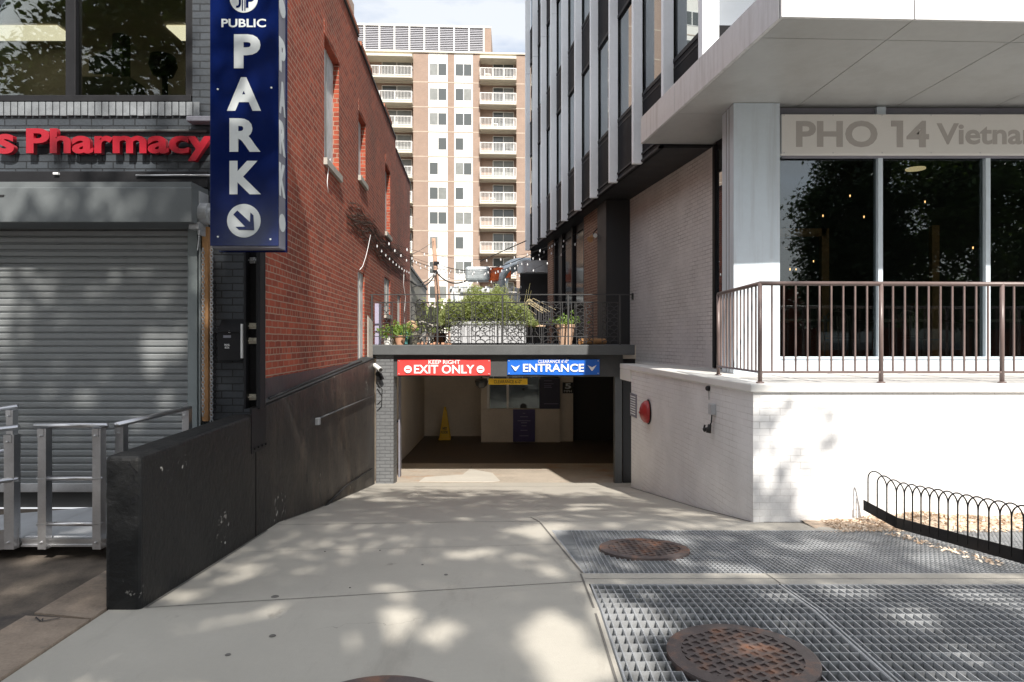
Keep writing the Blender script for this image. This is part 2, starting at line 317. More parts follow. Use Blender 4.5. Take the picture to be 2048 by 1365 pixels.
def office_glass():
    m = bpy.data.materials.new('office_glass'); m.use_nodes = True; t = m.node_tree; t.nodes.clear()
    o = t.nodes.new('ShaderNodeOutputMaterial'); df = t.nodes.new('ShaderNodeBsdfDiffuse'); gl = t.nodes.new('ShaderNodeBsdfGlossy'); mxs = t.nodes.new('ShaderNodeMixShader')
    t.links.new(mixc(t, ramp(t, noise(t, pos(t), .5, 2), .45, .55), (.03,.033,.036), (.10,.105,.105)), df.inputs[0]); gl.inputs['Roughness'].default_value = .01; gl.inputs[0].default_value = (.86,.92,.95,1)
    fr = t.nodes.new('ShaderNodeFresnel'); fr.inputs['IOR'].default_value = 1.6; f = mathn(t, 'MINIMUM', mathn(t, 'ADD', fr.outputs[0], .27), 1.0)
    t.links.new(f, mxs.inputs[0]); t.links.new(df.outputs[0], mxs.inputs[1]); t.links.new(gl.outputs[0], mxs.inputs[2]); t.links.new(mxs.outputs[0], o.inputs[0]); return m
m_oglass = office_glass(); m_spand = M('black_spandrel', (.010,.010,.012), .6, var=.1, bmp=0, spec=.12)
m_aglass = refl('flat_window_glass', (.09,.10,.10), 1.5, .05)
m_agl2 = M('curtained_window', (.20,.21,.20), .4, var=.2, vs=3, bmp=0); m_agl3 = M('closed_blind', (.74,.74,.72), .5, var=.05, bmp=0)
m_louv = M('louvre_slats', (.18,.18,.19), .5, var=.05, bmp=0)
m_board = M('weathered_board', (.62,.65,.66), .7, var=.3, vs=4, bmp=.2, stain=(.3,.26,.22), ss=3, sscale=(2,2,.5))
m_stucco = M('grey_stucco', (.40,.38,.34), .9, var=.2, bmp=.4, stain=(.2,.18,.16), ss=1.5, sscale=(1,1,.3))
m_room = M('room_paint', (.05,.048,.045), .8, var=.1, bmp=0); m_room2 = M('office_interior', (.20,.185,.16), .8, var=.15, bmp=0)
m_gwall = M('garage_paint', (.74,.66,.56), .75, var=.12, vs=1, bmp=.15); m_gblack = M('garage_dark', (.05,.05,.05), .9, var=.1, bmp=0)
m_terra = M('terracotta', (.55,.30,.19), .8, var=.15, vs=6, bmp=.1); m_teal = M('teal_glaze', (.12,.36,.36), .35, var=.1, bmp=0)
m_leafs = {}
def leaf_mat(name, a, b_, rough=.5, trans=.35):
    m, t, b = new_mat(name); g = t.nodes.new('ShaderNodeNewGeometry')
    col = mixc(t, g.outputs['Random Per Island'], a, b_); t.links.new(col, b.inputs['Base Color']); b.inputs['Roughness'].default_value = rough
    tl = t.nodes.new('ShaderNodeBsdfTranslucent'); t.links.new(mixc(t, .5, col, (min(1,b_[0]*2.2), min(1,b_[1]*2.0), b_[2])), tl.inputs[0])
    ms_ = t.nodes.new('ShaderNodeMixShader'); ms_.inputs[0].default_value = trans
    o = t.nodes['Material Output']; t.links.new(b.outputs[0], ms_.inputs[1]); t.links.new(tl.outputs[0], ms_.inputs[2]); t.links.new(ms_.outputs[0], o.inputs[0]); return m
m_leaf = leaf_mat('oak_leaves', (.035,.075,.02), (.08,.13,.035)); m_pine = leaf_mat('pine_needles', (.02,.045,.02), (.045,.08,.03), trans=.15)
m_bam = leaf_mat('bamboo_leaves', (.13,.19,.06), (.40,.45,.20), trans=.4); m_herb = leaf_mat('herb_leaves', (.13,.24,.05), (.30,.42,.12), trans=.4)
m_bark = M('bark', (.12,.09,.065), .95, var=.4, vs=6, bmp=.8, bs=20, sscale=(1,1,.2))
m_vine = M('dead_vine', (.10,.065,.05), .9, var=.3, bmp=0)
m_deck = M('terrace_deck', (.62,.60,.57), .75, var=.12, vs=3, bmp=.15); m_cable = M('black_cable', (.02,.02,.02), .6, bmp=0)
m_bulb = M('clear_bulb', (.75,.76,.78), .15, var=.05, bmp=0, spec=.8)
m_purple = M('purple_poster', (.055,.04,.16), .5, var=.2, vs=3, bmp=0); m_dnavy = M('navy_poster', (.03,.03,.07), .5, var=.1, bmp=0)
m_pole = M('utility_pole_wood', (.42,.26,.18), .85, var=.3, vs=5, bmp=.4, sscale=(4,4,.3), stain=(.28,.2,.16), ss=2)
m_duct = M('duct_steel', (.50,.55,.57), .35, metal=.6, var=.15, bmp=.03); m_orange = M('orange_paint', (.75,.14,.03), .6, var=.25, vs=6, bmp=.1)
m_alarm = M('red_enamel', (.42,.035,.035), .3, var=.08, bmp=0)
m_plaster = M('planter_grey', (.46,.47,.49), .6, var=.05, bmp=.05)

# ------------------------------------------------------------------ leafy shapes
def leaf_mesh(pts, nrm, size, asp=.55, rng=None):
    n = len(pts); rng = rng or np.random.default_rng(1)
    a = rng.normal(size=(n,3)); a /= np.linalg.norm(a, axis=1)[:,None]
    b = np.cross(a, nrm); b /= np.maximum(np.linalg.norm(b, axis=1)[:,None], 1e-6)
    c = np.cross(b, nrm); c /= np.maximum(np.linalg.norm(c, axis=1)[:,None], 1e-6)
    s = size*(.7+.6*rng.random(n))[:,None]
    V = np.stack([pts-b*s, pts+c*s*asp+nrm*s*.12, pts+b*s, pts-c*s*asp+nrm*s*.12], 1).reshape(-1,3)
    Fs = np.arange(4*n).reshape(-1,4); return V, Fs
def np_obj(name, V, Fs, m, parent):
    me = bpy.data.meshes.new(name); me.from_pydata(V.tolist(), [], Fs.tolist()); me.update(); return link_mesh(name, me, m, parent)
def crown_points(rng, centre, rad, nclump, per, cr_, shell=.55):
    out = []; 
    for i in range(nclump):
        d = rng.normal(size=3); d /= np.linalg.norm(d); r = (shell+(1-shell)*rng.random()) if rng.random() < .8 else rng.random()
        c = np.array(centre)+d*r*np.array(rad); q = rng.normal(size=(per,3))*cr_*(.6+.7*rng.random())*np.array((.55,.55,.36)); out.append(c+q)
    return np.concatenate(out)
from mathutils import noise as mnoise
TP_ = math.tan(R(SUN_EL))/math.cos(R(SUN_AZ)); TA_ = math.tan(R(SUN_AZ))
def gpt(x_, y_):                                # ground point under a spot seen in the photograph
    Y = 5.0
    for _ in range(30): Y = .5*Y+.5*(-g(Y))*F/(y_-682)
    return px(x_,Y), Y
HOLES_G = []; HOLES_F = []
def keep_leaves(P, thin):
    # gaps cut into the crown to shape its light: leaves are left out along sun rays that reach the known patches of sunlight
    run = (P[:,2]+1.7)/TP_; gx = P[:,0]-TA_*run; gy = P[:,1]+run; k = np.ones(len(P), bool)
    # two refinements for the sloping ground
    for _ in range(3):
        gz = np.interp(gy, [q[0] for q in GP], [-q[1] for q in GP]); run = (P[:,2]-gz)/TP_; gx = P[:,0]-TA_*run; gy = P[:,1]+run
    jit = .75+.5*np.random.default_rng(3).random(len(P))
    for cx_, cy_, rx, ry in HOLES_G: k &= ((gx-cx_)/rx)**2+((gy-cy_)/ry)**2 > jit
    run = 6.45-P[:,1]; fx = P[:,0]-TA_*run; fz = P[:,2]-TP_*run
    for cx_, cz_, rx, rz in HOLES_F: k &= ((fx-cx_)/rx)**2+((fz-cz_)/rz)**2 > jit
    run = 6.85-P[:,1]; fx = P[:,0]-TA_*run; fz = P[:,2]-TP_*run
    k &= ~((fx > 3.05+.25*np.sin(fz*5)) & (fz > -1.85+.1*np.sin(fx*7)))      # leaves cut away on the right so the terrace wall stands in full sun
    if thin:
        q = np.array([mnoise.noise(Vector((a*2.1, b*1.6, 3.3))) for a, b in zip(gx, gy)]); k &= q < thin
    return k
def tree(name, base, h, crad, ccz, label, seed, leafm, nclump=230, per=130, lsize=.11, cr_=.95, group='street trees across the pavement', trunk=.24, cc=(0,0), thin=0):
    rng = np.random.default_rng(seed); t = thing(name, base, label, 'tree', group); bx, by, bz = base
    tb = MB(); top = (bx+cc[0]*.7, by+cc[1]*.7, bz+h*.82); mid = (bx+cc[0]*.3+.15, by+cc[1]*.3, bz+h*.4)
    tb.tube([base, mid, top], [trunk, trunk*.7, trunk*.15], 10)
    for i in range(16):
        f = .35+.6*i/16; a = rng.random()*6.28; p0 = Vector(base).lerp(Vector(top), f)
        L = crad[0]*(.5+.4*rng.random()); p2 = p0+Vector((math.cos(a)*L, math.sin(a)*L*crad[1]/crad[0], L*.45)); p1 = (p0+p2)/2+Vector((0,0,-.25))
        tb.tube([p0, p1, p2], [trunk*.38*(1.2-f), trunk*.2, .02], 6)
    obj('trunk', tb, m_bark, t, smooth=True)
    P = crown_points(rng, (bx+cc[0], by+cc[1], bz+ccz), crad, nclump, per, cr_)
    P = P[P[:,2] > bz+2.3]
    P = P[keep_leaves(P, thin)]
    N = rng.normal(size=P.shape); N[:,2] = abs(N[:,2])+.6; N /= np.linalg.norm(N, axis=1)[:,None]
    V, Fs = leaf_mesh(P, N, lsize, rng=rng); np_obj('crown', V, Fs, leafm, t); return t

# ------------------------------------------------------------------ THE SETTING: ground, street, walkway, driveway
GP = [(-40,1.6),(4.06,1.6),(5.4,1.71),(6.85,1.82),(8.6,2.10),(12.2,2.62),(13.4,2.78),(15.5,2.93),(18,2.97),(60,2.97)]
def g(Y):
    for (a, ga), (b, gb) in zip(GP, GP[1:]):
        if Y <= b:
            f = (Y-a)/(b-a); return -(ga+(gb-ga)*f)
    return -2.97
def red_x(Y): return -2.363-.0542*(Y-6.45)
def ret_x(Y): return -2.21-.0463*(Y-4.06)
def side_x(Y): return 2.42-.054*(Y-6.85)
mb = MB(); Z0 = -1.78
for a, b, c, d in ((-400,400,-400,-2.9),(-400,-9,-2.9,24),(14,400,-2.9,24),(-400,400,24,600)): mb.quad((a,c,Z0),(b,c,Z0),(b,d,Z0),(a,d,Z0))
gnd = tag(obj('ground', mb, m_asph), kind='structure')
mb = MB(); mb.box(-60,60,-12.0,-5.0,-1.775,-1.76); tag(obj('street', mb, m_asph), kind='structure')
mb = MB(); mb.box(-60,60,-5.15,-5.0,-1.776,-1.61); mb.box(-60,60,-12.15,-12.0,-1.776,-1.61); mb.box(-60,60,-15,-12.15,-1.776,-1.62); tag(obj('street_kerb', mb, m_kerb, bevel=.01), kind='structure')
GA = (4.90, 6.45, 5.6); GB = (2.2, 4.62, 5.2)          # the two gratings: near edge, far edge, right end
def gxl(Y): return .52 if Y < 4.88 else .52-.094*(Y-4.88)
ys = sorted(set([-5,-3,-1,0,1,2.2,3,4.06,4.62,4.90,5.4,6.45,6.85,12.2,12.3,13.0,13.35,13.4,15.5,18,26]+[4.9+.155*i for i in range(11)]+[7.0+.35*i for i in range(16)]+[13.6+.4*i for i in range(12)]))
mb = MB()
def strip(mb, xa, xb, y0, y1, dz=0):
    mb.quad((xa(y0),y0,g(y0)+dz),(xb(y0),y0,g(y0)+dz),(xb(y1),y1,g(y1)+dz),(xa(y1),y1,g(y1)+dz))
for y0, y1 in zip(ys, ys[1:]):
    ym = (y0+y1)/2
    if ym > 13.35: continue
    L = lambda y: -2.40 if y < 4.07 else ret_x(y)-.05
    Rr = (lambda y: 9.5) if ym < 6.9 else (lambda y: side_x(y)+.06) if ym < 12.2 else (lambda y: 2.35)
    if GB[0] <= ym <= GB[1]: strip(mb, L, lambda y: .52, y0, y1); strip(mb, lambda y: GB[2], Rr, y0, y1)
    elif GA[0] <= ym <= GA[1]: strip(mb, L, gxl, y0, y1); strip(mb, lambda y: GA[2], Rr, y0, y1)
    else: strip(mb, L, Rr, y0, y1)
drive = tag(obj('driveway', mb, m_conc), kind='structure')
mb = MB()
for y0, y1 in zip(ys, ys[1:]):
    if 13.35 < (y0+y1)/2 <= 16.2: strip(mb, lambda y: -2.93, lambda y: 9.1, y0, y1)
tag(obj('garage_apron', mb, m_conc_floor), kind='structure')
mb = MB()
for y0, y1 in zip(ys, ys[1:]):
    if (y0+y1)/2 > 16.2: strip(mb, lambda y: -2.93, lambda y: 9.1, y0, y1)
tag(obj('garage_floor', mb, M('shaded_floor', (.13,.10,.08), .6, var=.3, vs=1.2, bmp=.1)), kind='structure')  # same floor past the sunlit strip, its shade put into a darker colour
mb = MB(); pp = [(px(x,Y),Y) for x,Y in ((905,13.5),(985,13.45),(1000,13.6),(985,14.9),(940,15.6),(925,14.6),(850,14.2),(838,13.5))]
mb.prism([(x,y) for x,y in pp], [g(y)+.001 for x,y in pp], [g(y)+.006 for x,y in pp]); tag(obj('concrete_patch', mb, m_patch), kind='structure')
def joint(mb, a, b, w=.012, n=12, gf=g):
    a, b = Vector((*a,0)), Vector((*b,0)); d = (b-a).normalized(); s = Vector((-d.y, d.x, 0))*w/2
    ps = [a.lerp(b, i/n) for i in range(n+1)]
    for p, q in zip(ps, ps[1:]):
        mb.quad((p.x-s.x,p.y-s.y,gf(p.y)+.003),(q.x-s.x,q.y-s.y,gf(q.y)+.003),(q.x+s.x,q.y+s.y,gf(q.y)+.003),(p.x+s.x,p.y+s.y,gf(p.y)+.003)) if d.x < 0 else \
        mb.quad((p.x+s.x,p.y+s.y,gf(p.y)+.003),(p.x-s.x,p.y-s.y,gf(p.y)+.003),(q.x-s.x,q.y-s.y,gf(q.y)+.003),(q.x+s.x,q.y+s.y,gf(q.y)+.003))
mb = MB()
for a, b, w in (((-2.19,4.1),(.50,4.68),.007),((-2.3,6.7),(.27,6.92),.007),((-2.28,5.55),(.42,5.85),.003),((.27,6.92),(.505,4.90),.016),((.49,4.88),(.49,2.0),.014),((-2.6,12.4),(2.1,12.45),.012),
                ((.505,4.75),(5.6,4.755),.006),((1.82,4.63),(1.82,4.89),.008),((-.9,13.5),(-.95,16),.01),((side_x(6.9)-.012,6.9),(side_x(12.2)-.012,12.2),.022),((side_x(6.8)+.1,6.838),(3.1,6.838),.018),((ret_x(4.1)+.010,4.1),(ret_x(13)+.010,13.0),.022),((.27,6.92),(.2,7.35),.012)): joint(mb, a, b, w)
tag(obj('control_joints', mb, m_joint), kind='structure')
# dark spots of old gum on the concrete
mb = MB()
for x, y, r in ((545,1291,7),(456,1330,6),(550,1203,8),(892,1146,4),(760,1083,2),(650,1086,2),(845,1120,2.5),(700,1180,2)):
    Y = 1365*1.65/(y-682); rr = r*Y/F; mb.lathe([(rr,0.002),(rr*.8,.005),(0,.005)], (px(x,Y),Y,g(Y)), 12)
tag(obj('gum_spots', mb, m_joint), kind='stuff')
# old walkway left of the driveway, with a broken concrete edge strip
mb = MB(); mb.quad((-12,-5,-1.6),(-2.60,-5,-1.6),(-2.60,6.5,-1.6),(-12,6.5,-1.6)); tag(obj('walkway', mb, m_walk), kind='structure')
rng0 = random.Random(3); mb = MB(); yy = -5.0
while yy < 4.5:
    L = rng0.uniform(.45,1.1); y1 = min(yy+L, 6.4); k = rng0.uniform(-.08,.08); kk = rng0.uniform(-.08,.08); z = -1.592+rng0.uniform(-.004,.004)
    mb.prism([(-2.79+rng0.uniform(-.02,.02),yy+k),(-2.415,yy),(-2.415,y1-.014),(-2.80+rng0.uniform(-.02,.02),y1-.014+kk)], -1.66, z); yy = y1
mb.quad((-2.59,-5,-1.625),(-2.38,-5,-1.625),(-2.38,6.4,-1.625),(-2.59,6.4,-1.625)); tag(obj('edge_strip', mb, m_kerb), kind='structure')

rc_ = random.Random(12); mb = MB()
for cx_, cy_, n_ in ((-2.7,3.3,9),(-2.72,3.9,7),(-2.6,4.4,8),(-2.78,2.6,9),(-2.8,4.9,8)):
    pts = [(cx_, cy_)]
    for _ in range(n_): pts.append((pts[-1][0]+rc_.uniform(-.02,.07), pts[-1][1]+rc_.uniform(-.05,.05)))
    for (a0,b0),(a1,b1) in zip(pts, pts[1:]):
        if max(a0,a1) < -2.42: w_ = .005; zc_ = -1.585; mb.quad((a0,b0-w_,zc_),(a1,b1-w_,zc_),(a1,b1+w_,zc_),(a0,b0+w_,zc_))
tag(obj('walkway_cracks', mb, m_gblack), kind='structure')
# pit under the gratings
def pit(y0, y1, xr):
    mb = MB(); x0 = .50
    mb.quad((x0,y0,-2.7),(xr,y0,-2.7),(xr,y1,-2.7),(x0,y1,-2.7))
    for (ax,ay),(bx,by) in (((gxl(y1)-.0,y1),(xr,y1)),((xr,y0),(gxl(y0),y0)),((gxl(y0),y0),(gxl(y1),y1)),((xr,y1),(xr,y0))):
        mb.quad((ax,ay,-2.7),(bx,by,-2.7),(bx,by,g(by)-.004),(ax,ay,g(ay)-.004))
    return mb
tag(obj('utility_pit', pit(GA[0],GA[1],GA[2]), m_gblack), kind='structure'); tag(obj('utility_pit', pit(GB[0],GB[1],GB[2]), m_gblack), kind='structure')
def grating(y0, y1, x0f, x1f, step_y, step_x, label, tilt=0):
    t = thing('steel_grating', (x0f(y0),y0,g(y0)), label, 'grating', 'steel gratings over the utility pit')
    mb = MB(); n = int(round((y1-y0-.03)/step_y))
    for i in range(n+1):
        y = y0+.015+(y1-y0-.03)*i/n; z = g(y)-.003; a, b = x0f(y)+.012, x1f(y)-.012
        mb.box(a, b, y-.0025, y+.0025, z-.075, z)
    obj('cross_bars', mb, m_galv, t)
    mb = MB(); a, b = x0f(y0)+.04, x1f(y0)-.012; m = int((b-a)/step_x)
    T = [y for y in [y0+.012, 4.06, 5.4, y1-.012] if y0+.012 <= y <= y1-.012]
    for i in range(m+1):
        x = a+(b-a)*i/m
        for p, q in zip(T, T[1:]):
            zz = (g(p)-.001, g(q)-.001)
            mb.prism([(x-.003,p),(x+.003,p),(x+.003,q),(x-.003,q)], [zz[0]-.03,zz[0]-.03,zz[1]-.03,zz[1]-.03], [zz[0],zz[0],zz[1],zz[1]])
    obj('bearing_bars', mb, m_galv, t)
    mb = MB()
    for p, q in zip([y0+.004]+T[1:-1], T[1:-1]+[y1-.004]):
        for xf, s in ((x0f,1),(x1f,-1)):
            xs = sorted((0, s*.010)); mb.prism([(xf(p)+xs[0],p),(xf(p)+xs[1],p),(xf(q)+xs[1],q),(xf(q)+xs[0],q)], [g(p)-.09]*2+[g(q)-.09]*2, [g(p)+.001]*2+[g(q)+.001]*2)
    mb.box(x0f(y0)+.01, x1f(y0)-.01, y0+.002, y0+.010, g(y0)-.09, g(y0)); mb.box(x0f(y1)+.01, x1f(y1)-.01, y1-.010, y1-.002, g(y1)-.09, g(y1))
    obj('edge_frame', mb, m_galv, t)
c_ = lambda v: (lambda y: v)
grating(GA[0], GA[1], gxl, c_(1.80), .062, .036, 'far steel grating holding the smaller looking rusty manhole cover')
grating(GA[0], GA[1], c_(1.815), c_(GA[2]), .062, .036, 'far steel grating running under the hoop edging, right of the far manhole')
grating(GB[0], GB[1], c_(.53), c_(1.80), .098, .050, 'near steel grating around the large rusty manhole cover')
grating(GB[0], GB[1], c_(1.815), c_(GB[2]), .098, .050, 'near steel grating right of the large manhole, in the bottom right corner')
def manhole(x, y, r, zc, slope, label, deep=True):
    t = thing('manhole_cover', (x,y,zc), label, 'manhole cover', 'round manhole covers')
    Tf = lambda a,b,c: (a, b, c-slope*(b-y))
    mb = MB(Tf); mb.lathe([(r,-.02),(r,.010),(r-.008,.013),(r*.80,.013),(r*.80,.004)], (x,y,zc), 64); obj('outer_ring', mb, m_cast, t)
    mb = MB(Tf); mb.lathe([(r*.80,-.015),(r*.80,-.004),(0,-.004)], (x,y,zc), 48); obj('rusty_plate', mb, m_rust, t)
    mb = MB(Tf); pr = r*.805; p = .058; nrow = int(pr/p)+1; ang = R(28); ca, sa = math.cos(ang), math.sin(ang)
    def cell(u0,u1,v0,v1):
        um, vm = (u0+u1)/2, (v0+v1)/2
        if um*um+vm*vm > pr*pr: return
        pts = [(x+u*ca-v*sa, y+u*sa+v*ca) for u,v in ((u0,v0),(u1,v0),(u1,v1),(u0,v1))]
        mb.prism(pts, zc-.004, zc+.0125)
    for i in range(-nrow, nrow+1):
        v = i*p; u = -pr
        while u < pr: cell(u, u+p/2, v-.010, v+.010); u += p/2
        k = -nrow
        while k <= nrow:
            uu = (k+(.5 if i % 2 else 0))*p; cell(uu-.011, uu+.011, v+.010, v+p-.010); k += 1
    obj('raised_grid', mb, m_cast, t)
manhole(px(1486,3.44), 3.46, .372, -1.598, 0, 'large rust brown manhole cover in the near grating, bottom right')
manhole(px(1288,5.65), 5.65, .368, g(5.65)+.006, .0759, 'rust brown manhole cover in the far grating, seen very flat')
t = thing('manhole_cover', (-.58,2.86,-1.6), 'plain dark manhole cover set in the concrete at the bottom edge', 'manhole cover', 'round manhole covers')
mb = MB(); mb.lathe([(.395,0),(.395,.006),(.38,.008),(0,.008)], (-.58,2.86,-1.6), 64); obj('cover_disc', mb, m_cast, t)
mb = MB(); mb.lathe([(.408,0),(.408,.004),(.397,.004),(.397,0)], (-.58,2.86,-1.6), 64); obj('outer_ring', mb, m_conc, t)

# mulch bed and its chips
mb = MB(); rg = random.Random(5); nx, ny = 70, 12
def mz(x, y):
    e = min(1, max(0,(x-3.15)/.5))*min(1, max(0,(y-6.44)/.12)); return -1.80+e*(.06+.02*math.sin(x*5)+.012*math.sin(x*13+y*9))
vs = [(2.9+(9.4-2.9)*i/nx, 6.40+(6.86-6.40)*j/ny, mz(2.9+(9.4-2.9)*i/nx, 6.40+.46*j/ny)+rg.uniform(-.006,.006)) for j in range(ny+1) for i in range(nx+1)]
mb.add(vs, [(j*(nx+1)+i, j*(nx+1)+i+1, (j+1)*(nx+1)+i+1, (j+1)*(nx+1)+i) for j in range(ny) for i in range(nx)]); tag(obj('mulch_bed', mb, m_mulch, smooth=True), kind='structure')
rn = np.random.default_rng(11); n = 5200
xs = 3.08+6.2*rn.random(n)**1.2; yv = 6.36+.48*rn.random(n)**.8
zs = np.array([mz(a,b) if b > 6.45 and a > 2.95 else g(b) for a,b in zip(xs,yv)])+.008*rn.random(n)+.003
n2 = 260; xs2 = np.concatenate([4.0+.35*rn.random(n2), 3.45+.6*rn.random(160)]); ya = np.concatenate([4.66+.2*rn.random(n2), 5.1+1.2*rn.random(160)]); xs2[n2:] = 3.45+.16*rn.random(160)+(6.4-ya[n2:])*.168-.05
P = np.concatenate([np.stack([xs,yv,zs],1), np.stack([xs2,ya,np.array([g(b) for b in ya])+.004],1)])
N = rn.normal(size=P.shape)*.5; N[:,2] = 1; N /= np.linalg.norm(N,axis=1)[:,None]; V, Fs = leaf_mesh(P, N, .019, .45, rn)
m_chips = leaf_mat('mulch_chips', (.45,.30,.19), (.88,.76,.62), .9, .0)
tag(np_obj('mulch_chips', V, Fs, m_chips, None), kind='stuff')

# ------------------------------------------------------------------ BLACK RETAINING WALL and things on it
t = thing('retaining_wall', (-2.3,4.06,-1.6), 'low black painted retaining wall with chipped paint along the driveway', 'wall')
mb = MB(); pts = [4.06,6.16]; w = .215
for a, b in zip(pts, pts[1:]):
    za, zb = -.685+(a-4.06)*.012, -.685+(b-4.06)*.012
    mb.prism([(ret_x(a)-w,a),(ret_x(a),a),(ret_x(b),b),(ret_x(b)-w,b)], [-2.1,-2.1,-2.4,-2.4], [za,za,zb,zb])
me_w = obj('wall_front', mb, m_black, t, bevel=.03, seg=3)
mb = MB(); pts = [6.16,6.7,8,9.5,11,12.2,13.06]; zt = lambda y: -.625+(y-6.16)*.0395
for a, b in zip(pts, pts[1:]):
    mb.prism([(red_x(a)-.02,a),(ret_x(a),a),(ret_x(b),b),(red_x(b)-.02,b)], [g(a)-.3]*2+[g(b)-.3]*2, [zt(a)+.02,zt(a),zt(b),zt(b)+.02])
obj('wall_rear', mb, m_black, t)
mb = MB(); a, b = 6.02, 6.42; mb.prism([(ret_x(a),a),(ret_x(a)+.006,a),(ret_x(b)+.006,b),(ret_x(b),b)], -1.0, -.60)
mb2 = MB()
for i in range(4): mb2.lathe([(.012,0),(.012,.012),(0,.014)], (ret_x(a)+.006, a+.06+.09*i, -.96), 8, 'X')
o = obj('steel_plate', mb, m_dark, t); obj('bolt_row', mb2, m_dark, o)
# capping ledge (tar) along the foot of the red wall
mb = MB()
for a, b in zip([6.46,7.5,9,10.5,12,13.0],[7.5,9,10.5,12,13.0,13.3]):
    mb.prism([(red_x(a)-.01,a),(ret_x(a)-.01,a),(ret_x(b)-.01,b),(red_x(b)-.01,b)], [zt(a)+.02]*2+[zt(b)+.02]*2, [zt(a)+.09,zt(a)+.022,zt(b)+.022,zt(b)+.09])
obj('tar_ledge', mb, m_tar, t)
# conduit on its face, hanging cable
t = thing('conduit', (ret_x(8.5)+.02,8.5,-1.0), 'thin metal conduit with a small box running up the black wall', 'conduit')
Yc = lambda x_: 2.022/((1024-x_)/F-.0463)
a = Yc(632); b = Yc(746); mb = MB(); mb.tube([(ret_x(a)+.02,a,pz(838,a)),(ret_x(b)+.02,b,pz(791,b))], .011, 8); obj('pipe', mb, m_slab, t, smooth=True)
mb = MB(); mb.box(ret_x(a), ret_x(a)+.05, a-.045, a+.03, pz(850,a), pz(836,a)); obj('junction_box', mb, m_galv, t, bevel=.006)
a, b, c = Yc(645), Yc(690), Yc(742); mb = MB(); mb.tube([(ret_x(a)+.02,a,pz(1016,a)),(ret_x(b)+.02,b,pz(972,b)),(ret_x(c)+.02,c,pz(938,c))], .014, 6)
tag(obj('cable', mb, m_cable, smooth=True), 'black cable running diagonally up the foot of the black wall', 'cable')
a, b = 6.6, 11.8; mb = MB(); mb.tube([(ret_x(a)-.02,a,zt(a)+.05),(ret_x(9)-.03,9,zt(9)+.055),(ret_x(b)-.03,b,zt(b)+.05)], .012, 6)
tag(obj('cable', mb, m_cable, smooth=True), 'dark cable lying on the ledge at the foot of the red brick wall', 'cable')
# security camera
Y = 12.9; cx, cz = px(757,Y), pz(736,Y)
t = thing('security_camera', (cx,Y,cz-.15), 'white bullet security camera on a black bracket at the end of the black wall', 'camera')
mb = MB(); mb.tube([(cx-.08,Y+.02,cz+.05),(cx+.07,Y-.16,cz-.03)], .042, 14); obj('camera_body', mb, m_white, t, smooth=False)
mb = MB(); mb.tube([(cx+.068,Y-.158,cz-.029),(cx+.078,Y-.17,cz-.034)], .036, 14); mb.lathe([(.05,-.03),(.05,.03),(0,.035)], (cx-.02,Y+.08,cz-.12), 12, 'Y'); obj('lens', mb, m_pk, t)
mb = MB(); mb.tube([(cx-.03,Y,cz+.02),(cx-.01,Y+.02,cz-.08),(cx+.01,Y+.08,cz-.14)], .018, 8); mb.tube([(cx+.01,Y+.08,cz-.12),(cx+.06,Y+.05,cz-.22)], .04, 8); obj('bracket', mb, m_dark, t, smooth=True)
mb = MB(); mb.tube([(cx-.03,Y+.05,cz-.28),(cx+.06,Y+.05,cz-.42),(cx+.05,Y+.05,cz-.62),(cx-.03,Y+.05,cz-.7)], .011, 6)
tag(obj('cable', mb, m_cable, smooth=True), 'short black cable curling on the garage pillar below the camera', 'cable')

# ------------------------------------------------------------------ PHARMACY BUILDING
FY = 6.45; XC = -2.363
t = thing('pharmacy_building', (-5,8,-1.6), 'two storey corner building with dark painted brick front and red brick side', 'building')
bld = t
def grid_wall(mb, u, z, holes, d0, d1, front=True):
    us = sorted(set([u[0],u[1]]+[q for h in holes for q in h[:2] if u[0] < q < u[1]])); zs = sorted(set([z[0],z[1]]+[q for h in holes for q in h[2:] if z[0] < q < z[1]]))
    for a, b in zip(us, us[1:]):
        for c, d in zip(zs, zs[1:]):
            um, zm = (a+b)/2, (c+d)/2
            if any(h[0] < um < h[1] and h[2] < zm < h[3] for h in holes): continue
            if front: mb.box(a, b, d0, d1, c, d)
            else: mb.box(d0, d1, a, b, c, d)
wx1 = px(385,FY)
mb = MB(); grid_wall(mb, (-12,XC-.3), (-1.6,5.2), [(-9.5,wx1,2.25,4.35),(-7.5,px(404,FY),-1.6,1.42)], FY, FY+.3); mb.box(XC-.3,XC,FY,FY+.012,-1.6,5.2); obj('front_wall', mb, m_dbrick, t)
T = lambda x,y,z: (red_x(y)+x, y, z)
mb = MB(T)
holes = [(9.12,10.1,2.44,4.09),(11.8,12.55,2.86,3.97),(15.3,16.2,2.45,3.98),(11.72,12.42,-.6,1.21),(15.15,16.2,.60,1.43),(17.7,18.5,.12,1.2)]
def wall_seg(y0, y1, zt_): grid_wall(mb, (y0,y1), (-.40,zt_), [h for h in holes if h[1] > y0 and h[0] < y1], -.3, 0, front=False)
mb.box(-.3,0,FY+.013,13.3,-.9,-.40)
wall_seg(FY+.013, 11.75, 5.22); wall_seg(11.75, 17.3, 5.12); wall_seg(17.3, 21.15, 4.86)
mb.box(-.3,0,13.3,21.15,-.9,-.40)
obj('side_wall', mb, m_red, t)
mb = MB(T)
for y0, y1, z in ((FY,11.75,5.22),(11.75,17.3,5.12),(17.3,21.16,4.86)):
    mb.box(-.34,.025,y0,y1-.01,z,z+.03)
obj('roof_coping', mb, m_tar, t)
mb = MB(T)
for y0, y1, z in ((FY,9,5.252),(9.05,11.7,5.252),(11.9,13.2,5.152),(15.0,16.3,5.152)): mb.box(-.3,.035,y0,y1,z,z+.07)
obj('coping_tiles', mb, M('coping_tile', (.42,.17,.10), .8, var=.25), t)
